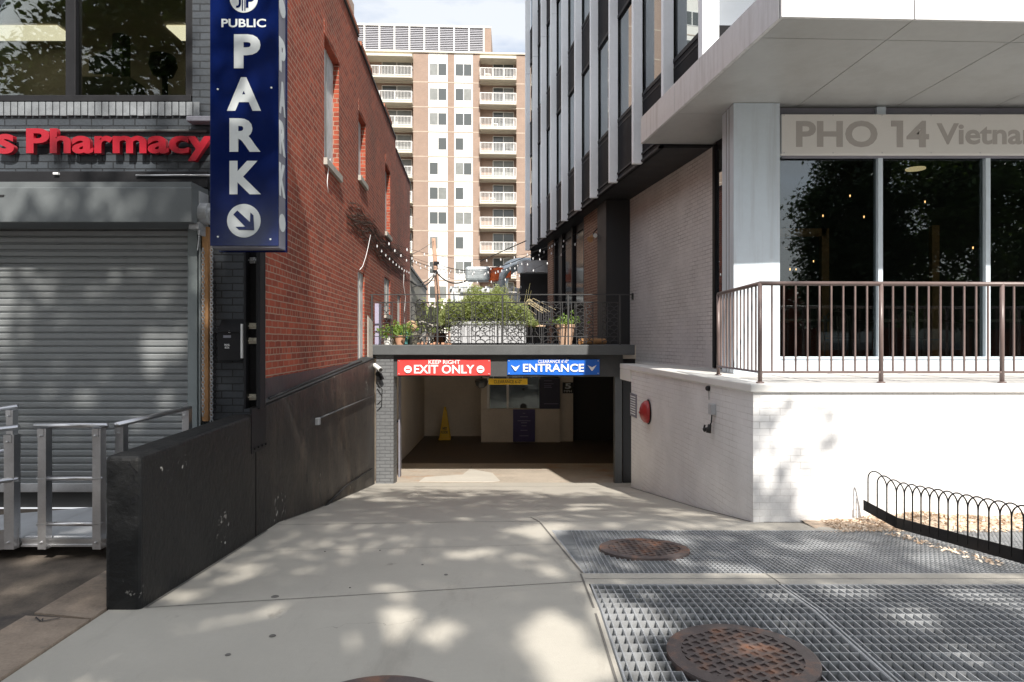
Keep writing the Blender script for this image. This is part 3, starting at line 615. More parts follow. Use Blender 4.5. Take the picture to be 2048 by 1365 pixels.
mb = MB(T); mb.box(0,.012,FY+.01,13.2,-.62,-.36); 
obj('tar_flashing', mb, m_tar, t)
mb = MB(); mb.box(-12,XC-1.1,6.9,21,4.7,4.75); mb.box(-12,-11.7,6.8,21,-1.6,5.2); mb.box(-12,-3.5,21,21.3,-1.6,5.0); obj('roof', mb, m_tar, t)
for i, (a, b, c, d) in enumerate(holes):
    dd_ = -.09 if i < 3 else -.03; mb = MB(T); mb.box(dd_-.03,dd_,a,b,c,d); w_ = obj('boarded_window', mb, m_board, t)
    mb = MB(T)
    if i in (0,1,2,4): mb.box(dd_+.001,.05,a-.04,b+.04,c-.09,c)
    else: mb.box(dd_+.001,dd_+.02,a,a+.05,c,d)
    mb.box(dd_+.0005,dd_+.012,(a+b)/2-.01,(a+b)/2+.01,c,d); obj('sill', mb, m_stucco, w_)
# arches (darker soldier course over the upper openings)
for a, b, c, d in holes[:3]:
    n = 9; mb = MB(T); mb.box(-.02,.002,a-.03,b+.03,d+.005,d+.20)
    for k in range(n):
        f0 = (k+.04)/n; f1 = (k+.96)/n; zz = .05*math.sin(math.pi*(f0+f1)/2)
        mb.box(-.01,.008,a-.03+(b-a+.06)*f0,a-.03+(b-a+.06)*f1,d+.0+zz,d+.2+zz)
    obj('brick_arch', mb, m_red, t)
# upstairs window
mb = MB(); zb, ztp = 2.25, 4.35; xa = -9.5
wf = MB(); 
for x0, x1 in ((wx1-.075,wx1-.01),(px(148,FY),px(128,FY)),(-7.0,-6.9)): wf.box(x0,x1,FY+.02,FY+.12,zb+.01,ztp)
wf.box(xa,wx1-.01,FY-.01,FY+.12,zb+.01,zb+.07); wf.box(xa,wx1-.01,FY+.02,FY+.12,ztp-.06,ztp-.001)
w_ = obj('upstairs_window', wf, m_dark, t, bevel=.004)
mb = MB(); mb.box(xa,wx1-.02,FY+.07,FY+.076,zb+.05,ztp-.02); obj('window_pane', mb, m_glass2, w_)
mb = MB(); x = wx1+.05; k = 0
rl = random.Random(2)
x = -9.6
while x < wx1+.05: mb.box(x,x+.056,FY-.025,FY-.002,zb-.13+rl.uniform(-.003,.003),zb+.0); x += .066
obj('brick_sill', mb, M('light_painted_brick', (.20,.215,.23), .5, var=.35, vs=9, bmp=.2), t, bevel=.004)
mb = MB(); mb.box(-9.6,wx1+.05,FY+.3,9.5,zb-.12,zb-.02); mb.box(-9.6,wx1+.05,9.5,9.6,zb-.1,4.6); mb.box(-9.6,wx1+.05,FY+.3,9.5,4.05,4.12); mb.box(wx1+.05,wx1+.12,FY+.3,9.5,zb-.1,4.5); mb.box(-9.7,-9.6,FY+.3,9.5,zb-.1,4.5)
obj('upstairs_room', mb, M('office_paint', (.42,.38,.31), .8, bmp=0), t)
m_tube = emis('fluorescent', (1.0,.95,.75), 1.0)
mb = MB(); mb.box(-6.9,-5.83,8.75,9.15,4.02,4.045); obj('ceiling_light', mb, m_tube, t); mb = MB(); mb.box(-4.43,-4.0,8.75,9.15,4.02,4.045); obj('ceiling_light', mb, m_tube, t)
mb = MB(); mb.box(px(170,7.0),px(265,7.0),6.95,7.25,zb,pz(157,7.0)); tag(obj('storage_box', mb, m_room2, bevel=.004), 'pale box standing inside the upstairs window', 'box')
mb = MB(); xq = px(330,7.1)
mb.tube([(xq,7.1,2.3),(xq,7.1,2.75)], .03, 8); mb.lathe([(.0,-.12),(.1,-.1),(.14,0),(.12,.1),(0,.14)], (xq-.02,7.1,2.86), 16); mb.lathe([(.17,-.01),(.17,.01),(0,.012)], (xq,7.1,2.31), 16)
tag(obj('desk_fan', mb, m_dark, smooth=True), 'dark round fan on a stand inside the upstairs window', 'fan')
mb = MB(); xq = px(215,7.4); mb.prism([(xq-.18,7.35),(xq+.2,7.35),(xq+.2,7.45),(xq-.18,7.45)], 2.9, [3.05,3.22,3.22,3.05]); mb.prism([(xq+.1,7.3),(xq+.22,7.3),(xq+.26,7.4),(xq+.12,7.4)], 2.8, 3.3)
tag(obj('office_chair', mb, m_pk, bevel=.02), 'black chair back behind the pale box upstairs', 'chair')
# lintel, conduits and the hood
mb = MB(); mb.box(-8,px(420,FY),FY-.06,FY-.001,1.43,1.59); obj('lintel', mb, m_dark, t, bevel=.01)
def hpipe(y, x0, x1, r, Y, m_, nm='conduit'):
    mb = MB(); mb.tube([(x0,Y,pz(y,Y)),(x1,Y,pz(y,Y))], r, 8); return obj(nm, mb, m_, t, smooth=True)
hpipe(262, -8, px(412,FY-.03), .016, FY-.03, m_slab); hpipe(351, px(272,FY-.08), px(422,FY-.08), .010, FY-.08, m_alu)
mb = MB(); mb.prism([(px(380,6.4),6.32),(px(440,6.4),6.32),(px(440,6.4),6.44),(px(380,6.4),6.44)], [pz(248,6.4)]*4, [pz(237,6.4)]*4); obj('floodlight', mb, m_signside, t, bevel=.01)
mb = MB(); mb.box(px(97,6.3),px(107,6.3),6.36,6.389,pz(350,6.38),pz(346,6.38)); obj('small_label', mb, m_pw, t)
t = thing('pharmacy_sign', (-3.8,6.41,1.66), 'red channel letters reading s Pharmacy on the dark brick front', 'sign')
text('lettering', 's', m_redl, t, (px(-8,6.36), 6.41, pz(308,6.36)), (1,0,0), (0,0,1), px(28,6.36)-px(-8,6.36), pz(268,6.36)-pz(308,6.36), .05, bold=.03)
text('lettering', 'Pharmacy', m_redl, t, (px(52,6.36), 6.41, pz(322,6.36)), (1,0,0), (0,0,1), px(424,6.36)-px(52,6.36), pz(257,6.36)-pz(322,6.36), .05, bold=.03)
# rolling shutter
sx1 = px(388,6.52)
t = thing('rolling_shutter', (-4.5,6.5,-1.45), 'closed grey roll-up shutter under a steel hood on the shop front', 'shutter')
mb = MB(); z = -1.36; prof = []
while z < 1.12:
    prof += [(6.532,z),(6.512,z+.003),(6.506,z+.012),(6.500,z+.046),(6.508,z+.053),(6.532,z+.056)]; z += .0655
vs = [(x,y,zz) for x in (-7.3,sx1) for y,zz in prof]; n = len(prof)
mb.add(vs, [(i,n+i,n+i+1,i+1) for i in range(n-1)]); obj('slats', mb, m_shut, t)
mb = MB(); mb.box(-7.3,sx1,6.49,6.54,-1.44,-1.355); obj('bottom_rail', mb, m_alu, t, bevel=.004)
mb = MB(); mb.box(sx1-.005,px(404,6.5),6.40,6.56,-1.6,1.40); mb.box(px(404,6.45),px(408,6.45),6.38,6.5,-1.2,1.2); obj('guide_rail', mb, m_jamb, t, bevel=.004)
mb = MB(); hx = px(383,6.1); mb.prism([(-7.6,6.10),(hx,6.10),(hx,6.44),(-7.6,6.44)], [1.06,1.06,1.06,1.06], [1.37,1.37,1.43,1.43]); obj('hood', mb, m_hood, t, bevel=.006)
mb = MB(); mb.box(-7.6,hx-.02,6.14,6.44,1.372,1.43); obj('hood_lip', mb, m_hood, t)
mb = MB(); mb.box(px(372,6.15),px(392,6.15),6.2,6.34,pz(456,6.15),pz(443,6.15)); mb.tube([(px(390,6.2),6.25,pz(455,6.2)),(px(393,6.2),6.25,pz(470,6.2)),(px(390,6.2),6.25,pz(500,6.2))],.005,6); obj('motor_bracket', mb, m_galv, t, bevel=.003)
lg = text('hood_logo', 'T', m_pk, t, (px(-26,6.09),6.097,pz(412,6.09)), (1,0,0), (0,0,1), .15, .10, .003, slant=.25, bold=.02)
mb = MB(); mb.box(-8,sx1+.3,6.56,6.62,-1.6,1.45); obj('backing_panel', mb, m_gblack, t)
# timber batten, chains
mb = MB(); mb.box(px(408,6.40),px(420,6.40),6.36,6.44,-.75,pz(455,6.4)); tag(obj('timber_batten', mb, m_wood, bevel=.003), 'orange brown timber batten standing between the shutter and mailbox', 'board')
def chain(x, Y, z0, z1, label, m_=m_galv, r=.013):
    mb = MB(); z = z1; k = 0
    while z > z0:
        pts = []
        for i in range(9):
            a = 2*math.pi*i/8; u, v = r*math.cos(a), r*1.5*math.sin(a); pts.append((x+(u if k%2 else 0), Y+(0 if k%2 else u), z+v))
        mb.tube(pts, .0032, 5, cap=False); z -= r*2.1; k += 1
    tag(obj('chain', mb, m_), label, 'chain', 'hoist chains beside the shutter')
chain(px(406,6.33), 6.33, -.7, pz(500,6.33), 'steel chain hanging left of the timber batten'); chain(px(423,6.33), 6.33, -.75, pz(495,6.33), 'steel chain hanging right of the timber batten')
chain(px(430,6.35), 6.35, -.65, pz(565,6.35), 'dark chain hanging beside the mailbox', m_dark, .011)
mb = MB(); xh, zh = px(412,6.3), pz(450,6.3)
mb.lathe([(.10,-.04),(.10,.04)], (xh,6.3,zh+.10), 20, 'X'); mb.lathe([(.06,-.06),(.06,.06)], (xh,6.3,zh+.10), 14, 'X'); mb.box(xh-.05,xh-.03,6.24,6.42,zh-.1,zh+.3)
tag(obj('chain_hoist', mb, m_galv, bevel=.002), 'steel chain wheel of the shutter hoist beside the blue sign', 'hoist')
# mailbox
Y = 6.33; x0, x1, z0, z1 = px(435,Y), px(483,Y), pz(722,Y), pz(642,Y)
t = thing('mailbox', ((x0+x1)/2,Y,z0), 'black wall mailbox lettered MAIL BOX on dark brick', 'mailbox')
mb = MB(); mb.prism([(x0,Y),(x1,Y),(x1,FY-.001),(x0,FY-.001)], z0, [z1-.10,z1-.10,z1,z1]); obj('box', mb, m_dark, t, bevel=.006)
mb = MB(); mb.prism([(x0-.006,Y-.012),(x1+.006,Y-.012),(x1+.006,FY-.002),(x0-.006,FY-.002)], [z1-.108,z1-.108,z1+.004,z1+.004], [z1-.095,z1-.095,z1+.016,z1+.016]); obj('lid', mb, m_dark, t, bevel=.003)
mb = MB(); mb.lathe([(.010,0),(.010,-.01),(0,-.011)], (px(459,Y),Y,pz(664,Y)), 12, 'Y'); obj('lock', mb, m_alu, t)
mb = MB(); mb.box(px(447,Y),px(462,Y),Y-.004,Y,pz(676,Y),pz(671,Y)); obj('name_slot', mb, m_signside, t)
text('lettering', 'MAIL', m_pw, t, (px(449,Y),Y-.0005,pz(692,Y)), (1,0,0),(0,0,1), px(460,Y)-px(449,Y), pz(688,Y)-pz(692,Y), .002, bold=.01); text('lettering', 'BOX', m_pw, t, (px(450,Y),Y-.0005,pz(697.5,Y)), (1,0,0),(0,0,1), px(459,Y)-px(450,Y), pz(693.5,Y)-pz(697.5,Y), .002, bold=.01)
mb = MB(); mb.prism([(px(481,6.2),6.2),(px(485,6.2),6.22),(px(485,6.2),6.32),(px(481,6.2),6.3)], pz(717,6.2), pz(648,6.2)); tag(obj('newspaper', mb, m_pw, bevel=.003), 'folded white paper stuck beside the black mailbox', 'paper')
# steel post with brackets, below the park sign
Y = 6.2; x0, x1 = px(487,Y), px(521,Y)
t = thing('sign_post', ((x0+x1)/2,Y,-.64), 'black steel channel post below the blue parking sign', 'post')
mb = MB(); mb.box(x0,x1,Y+.10,Y+.13,-.62,.9); mb.box(x0,x0+.02,Y,Y+.10,-.62,.9); mb.box(x1-.035,x1,Y-.01,Y+.10,-.62,.9); obj('channel', mb, m_dark, t, bevel=.004)
for i, (yy, w_) in enumerate(((519,12),(652,14),(682,20),(796,14))):
    mb = MB(); xc = px(499,Y); w2 = w_*Y/F/2; mb.box(xc-w2,xc+w2,Y+.07,Y+.10,pz(yy+6,Y),pz(yy-6,Y)); mb.tube([(xc-w2*1.6,Y+.06,pz(yy,Y)),(xc+w2*1.6,Y+.06,pz(yy,Y))],.006,6); mb.lathe([(.012,0),(.012,-.02),(0,-.022)],(xc,Y+.07,pz(yy,Y)),6,'Y')
    obj('bracket', mb, m_concl if i else m_galv, t, bevel=.002)

# ------------------------------------------------------------------ BLUE PARK SIGN
Y = 5.60; X0, X1, ZB, ZT = px(420,Y), px(556,Y), pz(492,Y), 3.55
t = thing('parking_sign', ((X0+X1)/2,Y+.2,ZB), 'tall navy blue projecting sign reading PUBLIC PARK with an arrow in a white disc', 'sign')
mb = MB(); mb.box(X0+.01,X1-.002,Y+.012,Y+.20,ZB-.015,ZT); obj('cabinet', mb, m_signside, t, bevel=.004)
mb = MB(); mb.box(X0,X1+.004,Y,Y+.012,ZB,ZT); obj('face_panel', mb, m_navy, t, bevel=.002)
mb = MB(); mb.box(X1-.002,X1+.008,Y+.19,Y+.215,ZB-.02,ZT); mb.box(X0,X1+.008,Y+.17,Y+.215,ZB-.03,ZB-.016); obj('edge_trim', mb, m_navy, t)
def front_text(s, x0_, x1_, y0_, y1_, m_, par=t, Yf=Y, bold=.03, d=.004, nm='lettering', slant=0):
    return text(nm, s, m_, par, (px(x0_,Yf),Yf+.0005,pz(y1_,Yf)), (1,0,0),(0,0,1), px(x1_,Yf)-px(x0_,Yf), pz(y0_,Yf)-pz(y1_,Yf), d, bold=bold, slant=slant)
for s, a, b, c, d in (('PUBLIC',443,532,38,55),('P',468,521,69,137),('A',454,522,155,222),('R',459,521,237,304),('K',459,522,322,389)): front_text(s, a, b, c, d, m_signw, bold=.045 if len(s) == 1 else .022, d=.002)
def disc(cx, cy, r, m_, d=.004, nm='disc', Yf=Y, par=t):
    mb = MB(); mb.lathe([(r*Yf/F,0),(r*Yf/F,-d),(0,-d)], (px(cx,Yf),Yf-.0005,pz(cy,Yf)), 48, 'Y'); return obj(nm, mb, m_, par)
dd = disc(488,442,33.5,m_signw,nm='arrow_disc')
Ya = Y-.005
def poly_plate(pts, m_, par, nm, Yf=Ya, d=.004):
    mb = MB(); n = len(pts); P0 = [(px(a,Yf),Yf,pz(b,Yf)) for a,b in pts]; P1 = [(p[0],p[1]-d,p[2]) for p in P0]
    mb.add(P0+P1, [tuple(range(n)), tuple(range(2*n-1,n-1,-1))]+[(i,n+i,n+(i+1)%n,(i+1)%n) for i in range(n)]); return obj(nm, mb, m_, par)
poly_plate([(467,429.5),(475,421.5),(500.5,445),(501,425.5),(507,431),(508.5,461),(478,460),(471.5,454),(491,453.8)], m_navy, dd, 'arrow')
dd = disc(488,-2,28,m_signw,nm='logo_disc')
text('logo_letters', 'J', m_navy, dd, (px(472,Ya),Ya,pz(16,Ya)),(1,0,0),(0,0,1),px(482,Ya)-px(472,Ya),pz(-22,Ya)-pz(16,Ya),.003)
text('logo_letters', 'P', m_navy, dd, (px(492,Ya),Ya,pz(16,Ya)),(1,0,0),(0,0,1),px(509,Ya)-px(492,Ya),pz(-14,Ya)-pz(16,Ya),.003,bold=.02)
mb = MB()
for xx in (484,489): mb.box(px(xx,Ya),px(xx+2,Ya),Ya-.003,Ya,pz(22,Ya),pz(-20,Ya))
obj('logo_bars', mb, m_navy, dd)
mb = MB()
for a, b in ((436,179),(543,176),(436,474),(541,479)): mb.lathe([(.008,0),(.008,-.004),(0,-.006)], (px(a,Y),Y-.0005,pz(b,Y)), 10, 'Y')
obj('screws', mb, m_signw, t)
# the side face carries the same letters, seen edge-on
for s, c, d in (('P',69,137),('A',155,222),('R',237,304),('K',322,389)):
    text('side_lettering', s, m_signw, t, (X1-.0015,Y+.03,pz(d,Y)+.0), (0,1,0),(0,0,1), .15, pz(c,Y)-pz(d,Y), .004, bold=.045)
mb = MB(); mb.lathe([(.075,0),(.075,.004),(0,.004)], (X1-.0015,Y+.105,pz(442,Y)), 32, 'X'); obj('side_disc', mb, m_signw, t)
mb = MB(); mb.lathe([(.075,0),(.075,.004),(0,.004)], (X1-.0015,Y+.105,pz(5,Y)), 32, 'X'); obj('side_disc', mb, m_signw, t)

# ------------------------------------------------------------------ ALUMINIUM ACCESS RAMP
t = thing('aluminium_ramp', (-3.2,5.5,-1.6), 'modular aluminium landing and ramp with tube handrails before the shutter', 'ramp')
Yf_ = 5.0; dz = -1.44; xl, xr = px(44,Yf_), px(231,Yf_)
mb = MB(); mb.box(xl,xr,Yf_+.03,6.34,dz-.03,dz); obj('deck', mb, m_alu_deck, t, bevel=.003)
mb = MB(); mb.box(xl,xr+.03,Yf_,Yf_+.03,-1.505,dz-.005); mb.box(xl,xr+.03,Yf_-.012,Yf_,-1.505,-1.492); mb.box(xl,xr+.03,Yf_-.012,Yf_,dz-.02,dz-.005); mb.box(xr,xr+.03,Yf_+.03,6.34,-1.5,dz-.005); mb.box(xl-.03,xl,Yf_+.03,6.34,-1.5,dz-.005); obj('edge_channel', mb, m_alu, t)
def post(x, Y, z0, z1, w=.062):
    mb = MB(); mb.box(x-w/2,x+w/2-.012,Y-.03,Y-.022,z0,z1); mb.box(x-w/2,x-w/2+.006,Y-.022,Y+.03,z0,z1); mb.box(x+w/2-.012,x+w/2,Y-.033,Y+.035,z0,z1); mb.box(x-w/2,x+w/2-.016,Y-.036,Y-.030,z1-.06,z1)
    mb.lathe([(.009,0),(.009,-.008),(0,-.01)],(x-.005,Y-.036,z1-.05),8,'Y'); mb.lathe([(.009,0),(.009,-.008),(0,-.01)],(x-.005,Y-.03,z0+.05),8,'Y'); return obj('post', mb, m_alu, t)
RT = -.617
post(px(95,Yf_), Yf_-.03, -1.51, RT-.02); post(px(203,Yf_), Yf_-.03, -1.51, RT-.02); post(px(30,Yf_), Yf_-.03, -1.51, pz(868,Yf_), .075); post(px(240,5.1), 5.12, -1.51, RT-.02); post(px(374,6.25), 6.25, -1.5, RT-.01)
post(px(24,5.95), 5.95, -1.5, pz(820,5.95), .06)
def rail(pts, r=.0205, nm='handrail'):
    mb = MB(); mb.tube(pts, r, 12); return obj(nm, mb, m_alu, t, smooth=True)
rail([(px(76,Yf_),Yf_-.03,RT),(px(220,Yf_),Yf_-.03,RT)]); rail([(px(233,Yf_),Yf_+.0,RT+.0),(px(380,6.3),6.3,RT-.0)])
rail([(px(84,Yf_),Yf_-.045,pz(955,Yf_)),(px(212,Yf_),Yf_-.045,pz(955,Yf_))], .016, 'middle_rail'); rail([(px(84,Yf_),Yf_-.045,pz(1045,Yf_)),(px(212,Yf_),Yf_-.045,pz(1045,Yf_))], .016, 'middle_rail')
# sloping ramp to the left
xL = -5.6; dropz = .09*(xl-xL)+.02
yo = lambda x: Yf_-(xl-x)*.28
rail([(px(45,Yf_),Yf_-.04,pz(853,Yf_)),(xL,yo(xL)-.04,pz(853,Yf_)-dropz)]); rail([(px(45,Yf_),Yf_-.04,pz(956,Yf_)),(xL,yo(xL)-.04,pz(956,Yf_)-dropz)], .018, 'middle_rail')
rail([(px(36,5.95),5.95,pz(813,5.95)),(xL,5.75,pz(813,5.95)-dropz)]); rail([(px(20,5.95),5.95,pz(899,5.95)),(xL,5.75,pz(899,5.95)-dropz)], .018, 'middle_rail')
mb = MB(); mb.prism([(xL,yo(xL)),(xl-.01,Yf_),(xl-.01,5.95),(xL,5.75)], [-1.6,dz-.04,dz-.04,-1.6], [-1.575,dz-.004,dz-.004,-1.575]); obj('ramp_deck', mb, m_alu_deck, t)
mb = MB(); mb.prism([(xL,yo(xL)-.02),(xl-.01,Yf_-.02),(xl-.01,Yf_),(xL,yo(xL))], [-1.6,-1.51,-1.51,-1.6], [-1.53,pz(1055,Yf_),pz(1055,Yf_),-1.53]); obj('side_curb', mb, m_alu, t)

# ------------------------------------------------------------------ GARAGE (deck slab, pillars, beam, interior)
SY = 13.0
t = thing('parking_garage', (0,14,-2.9), 'underground garage entrance beneath a grey concrete terrace slab', 'garage')
mb = MB(); mb.box(px(736,SY),px(1270,SY),SY,SY+.22,-.27,-.076); obj('slab_edge', mb, m_slab, t, bevel=.012)
mb = MB(); mb.box(-2.72,2.40,SY+.22,30,-.35,-.085); mb.box(2.40,9,SY+.25,22,-.56,-.52); obj('ceiling_slab', mb, m_gwall, t)
mb = MB(); mb.box(px(752,13.1),px(787,13.1),13.1,13.5,-3.0,-.272); obj('pillar', mb, m_gbrick, t, bevel=.006)
mb = MB(); mb.box(px(1230,13.2),px(1244,13.2),13.2,13.4,-3.0,-.69); o = obj('pillar', mb, m_slab, t); mb = MB(); mb.box(px(1246,13.3),9,13.3,13.6,-3.0,-.57); mb.box(px(1246,13.3),2.4,13.3,13.6,-.57,-.272); obj('dark_infill', mb, m_soffit, t)
mb = MB(); mb.box(px(787,13.15),px(1246,13.15),13.15,13.35,-.69,-.272); obj('header_beam', mb, m_beam, t, bevel=.008)
mb = MB(); mb.box(-2.75,9.3,21.3,21.5,-3,-.351); obj('back_wall', mb, m_gwall, t)
mb = MB(); mb.box(-2.95,-2.73,13.5,21.3,-3,-.351); obj('left_wall', mb, m_gwall, t)
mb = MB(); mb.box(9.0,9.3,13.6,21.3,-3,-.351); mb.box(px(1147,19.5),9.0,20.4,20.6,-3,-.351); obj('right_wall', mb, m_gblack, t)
mb = MB(); mb.box(px(797,14.2),px(799.5,14.2),14.2,14.4,-2.9,-.36); mb.box(px(800,17.5),px(806,17.5),17.5,17.6,-2.97,-.36); obj('door_frame', mb, m_signside, t)
mb = MB(); mb.tube([(-2.70,14.5,-1.9),(-2.70,16.5,-1.9)],.02,8); obj('wall_pipe', mb, m_dark, t)
# booth
by = 20.0
t = thing('payment_booth', (.2,by,-2.97), 'attendant booth with sliding windows inside the garage', 'booth')
bx0, bx1 = px(962,by), px(1120,by); sz = pz(818,by)
mb = MB(); mb.box(bx0,bx1,by,by+.15,-2.97,sz); mb.box(bx0,bx0+.25,by-.001,by+.15,sz,-.36); mb.box(bx0,bx0+.12,by+.15,21.3,-2.97,-.36); obj('wall', mb, m_gwall, t)
mb = MB(); mb.box(px(1120,by)+.0,px(1147,by),by+.12,by+.4,-2.97,-.36); obj('column', mb, m_gwall, t)
mb = MB(); mb.box(bx0-.0,bx1,by-.03,by-.001,sz-.02,sz+.01); obj('counter', mb, m_gwall, t)
for i, xx in enumerate((974,1013,1079)):
    mb = MB(); mb.box(px(xx,by),px(xx,by)+(.07 if i < 2 else .03),by-.02,by+.02,sz+.01,-.36); obj('window_frame', mb, m_white, t)
mb = MB(); mb.box(px(979,by),px(1079,by),by+.03,by+.04,sz+.012,-.36); obj('window_pane', mb, m_bglass, t)
mb = MB(); mb.box(px(979,by),px(1079,by),by+1.1,by+1.15,-2.9,-.36); obj('booth_interior', mb, m_room2, t)
mb = MB(); mb.lathe([(.10,0),(.10,-.01),(0,-.012)], (px(1047,by),by+.03,sz+.06), 20, 'Y'); mb.lathe([(.035,0),(.035,-.02),(0,-.03)], (px(1047,by),by+.03,pz(779,by)), 14, 'Y'); obj('speak_hole', mb, m_pk, t)
def poster(name, x0_, x1_, y0_, y1_, Yf, m_, label, cat='poster'):
    t_ = thing(name, (px((x0_+x1_)/2,Yf),Yf,pz(y1_,Yf)), label, cat); mb = MB(); mb.box(px(x0_,Yf),px(x1_,Yf),Yf-.015,Yf-.003,pz(y1_,Yf),pz(y0_,Yf)); obj('board', mb, m_, t_); return t_
p_ = poster('poster', 1026,1070,819,884,by-.04,m_purple,'purple poster with faint printed lines below the booth window')
m_lav = M('lavender_print', (.30,.27,.45), .6, bmp=0)
mb = MB(); Yp = by-.056
for i, (w_, yy) in enumerate(((5,827),(16,834),(26,842),(12,846),(10,852),(14,861),(18,872))): mb.box(px(1048-w_/2,Yp),px(1048+w_/2,Yp),Yp-.002,Yp,pz(yy+.6,Yp),pz(yy-.6,Yp))
obj('print', mb, m_lav, p_)
p_ = poster('poster', 1079,1120,757,818,by-.04,m_dnavy,'dark navy poster with faint text right of the booth window')
mb = MB()
for w_, yy in ((20,762),(24,768),(18,772),(20,775),(36,808)): mb.box(px(1088,Yp),px(1088+w_*.8,Yp),Yp-.002,Yp,pz(yy+.4,Yp),pz(yy-.4,Yp))
obj('print', mb, m_lav, p_)
p_ = poster('speed_sign', 1125,1146,765,787,by+.10,m_pk,'small black sign reading 5 MPH on the booth column','sign')
Yq = by+.085; text('lettering','5',m_signw,p_,(px(1130,Yq),Yq,pz(778,Yq)),(1,0,0),(0,0,1),px(1142,Yq)-px(1130,Yq),pz(767,Yq)-pz(778,Yq),.004,bold=.03)
text('lettering','MPH',m_signw,p_,(px(1128,Yq),Yq,pz(785,Yq)),(1,0,0),(0,0,1),px(1143,Yq)-px(1128,Yq),pz(780.5,Yq)-pz(785,Yq),.004)
# wet floor sign
Y = 20.6; x = px(890,Y); zf = -2.97; hh = pz(814,Y)-zf
t = thing('wet_floor_sign', (x,Y,zf), 'yellow wet floor sign standing by the garage back wall', 'sign')
mb = MB()
for s in (-1,1):
    mb.add([(x-.15,Y+s*.16,zf),(x+.15,Y+s*.16,zf),(x+.05,Y+s*.02,zf+hh-.1),(x-.05,Y+s*.02,zf+hh-.1),(x-.17,Y+s*.14,zf),(x+.17,Y+s*.14,zf),(x+.05,Y,zf+hh-.1),(x-.05,Y,zf+hh-.1)],
        [(0,1,2,3),(7,6,5,4),(0,4,5,1),(1,5,6,2),(2,6,7,3),(3,7,4,0)])
mb.box(x-.175,x+.175,Y-.19,Y-.12,zf,zf+.05); obj('panels', mb, m_yel, t); mb = MB(); mb.tube([(x,Y,zf+hh-.12),(x,Y,zf+hh)],[.05,.03],8); obj('handle', mb, m_yel, t)
text('lettering','WET',m_pk,t,(x-.07,Y-.128,zf+.30),(1,0,0),(0,.22,1),.14,.08,.006,bold=.02); text('lettering','FLOOR',m_pk,t,(x-.10,Y-.150,zf+.19),(1,0,0),(0,.22,1),.20,.08,.006,bold=.02)
# dome mirror, clearance bar
Y = 15.0; x, z = px(963,Y), pz(763,Y); mb = MB(); mb.lathe([(0,-.15),(.06,-.14),(.12,-.09),(.145,0),(.12,.06),(0,.08)], (x,Y,z), 24); mb.tube([(x,Y,z+.05),(x,Y,-.36)],.015,8)
tag(obj('dome_mirror', mb, m_pk, smooth=True), 'black half dome hanging left of the yellow clearance bar', 'dome')
Y = 14.2; x0, x1, z0, z1 = px(977,Y), px(1055,Y), pz(769.5,Y), pz(757.5,Y)
t = thing('clearance_bar', ((x0+x1)/2,Y,z0), 'hanging yellow bar reading CLEARANCE 6 foot 0 inside the entrance', 'sign')
mb = MB(); mb.box(x0,x1,Y-.02,Y+.02,z0,z1); obj('bar', mb, m_yel, t, bevel=.006)
mb = MB(); mb.tube([(x0+.1,Y,z1-.01),(x0+.1,Y,-.36)],.006,6); mb.tube([(x1-.1,Y,z1-.01),(x1-.1,Y,-.36)],.006,6); obj('hanger', mb, m_galv, t)
text('lettering',"CLEARANCE 6'-0\"",m_pk,t,(px(988,Y),Y-.0205,pz(767,Y)),(1,0,0),(0,0,1),px(1043,Y)-px(988,Y),pz(760,Y)-pz(767,Y),.003)
# banners over the entrance
def banner(x0_, x1_, y0_, y1_, m_, label):
    Yb = 13.12; t_ = thing('entrance_banner' if m_ is m_ent else 'exit_banner', (px((x0_+x1_)/2,Yb),Yb,pz(y1_,Yb)), label, 'sign')
    mb = MB(); n = 24; f = lambda u: .004*math.sin(u*9)+.003*math.sin(u*23); x0q, x1q, za, zb_ = px(x0_,Yb), px(x1_,Yb), pz(y1_,Yb), pz(y0_,Yb)
    vs = []; 
    for i in range(n+1):
        u = i/n; xx = x0q+(x1q-x0q)*u; vs += [(xx,Yb+f(u),za+.004*math.sin(u*7)),(xx,Yb+f(u+.1),zb_)]
    mb.add(vs, [(2*i,2*i+2,2*i+3,2*i+1) for i in range(n)]); o = obj('vinyl_sheet', mb, m_, t_); s_ = o.modifiers.new('solid','SOLIDIFY'); s_.thickness = .003; s_.offset = 0
    mb = MB()
    for xx in (x0_+3,x1_-3):
        for yy in (y0_+3,y1_-3): mb.lathe([(.012,0),(.012,-.006),(0,-.007)],(px(xx,Yb),Yb-.01,pz(yy,Yb)),10,'Y')
    obj('grommets', mb, m_galv, t_); return t_
Yt = 13.10
def bt(par, s, a, b, c, d, bold=.03, m_=m_pw): text('lettering', s, m_, par, (px(a,Yt),Yt,pz(d,Yt)),(1,0,0),(0,0,1),px(b,Yt)-px(a,Yt),pz(c,Yt)-pz(d,Yt),.001,bold=bold)
e_ = banner(795,981,719,751,m_exit,'red banner reading KEEP RIGHT EXIT ONLY over the garage opening')
bt(e_,'KEEP RIGHT',857,920,720.5,728.5,.012); bt(e_,'EXIT ONLY',828,949,730,747.5,.022)
for cx_ in (816,961):
    d_ = disc(cx_,739,7.6,m_pw,.004,'no_entry_disc',Yt,e_); mb = MB(); mb.box(px(cx_-4.5,Yt),px(cx_+4.5,Yt),Yt-.008,Yt-.0045,pz(740.3,Yt),pz(737.7,Yt)); obj('bar', mb, m_exit, d_)
e_ = banner(1015,1199,719,750,m_ent,'blue banner reading CLEARANCE 6 foot 0 ENTRANCE over the garage opening')
bt(e_,"CLEARANCE 6'-0\"",1076,1137,720,726.5,.008); bt(e_,'ENTRANCE',1046,1168,728,744,.022)
for cx_ in (1031,1184): poly_plate([(cx_-9,730.5),(cx_,735),(cx_+9,730.5),(cx_+1,742),(cx_-1,742)], m_pw, e_, 'chevron', Yt)

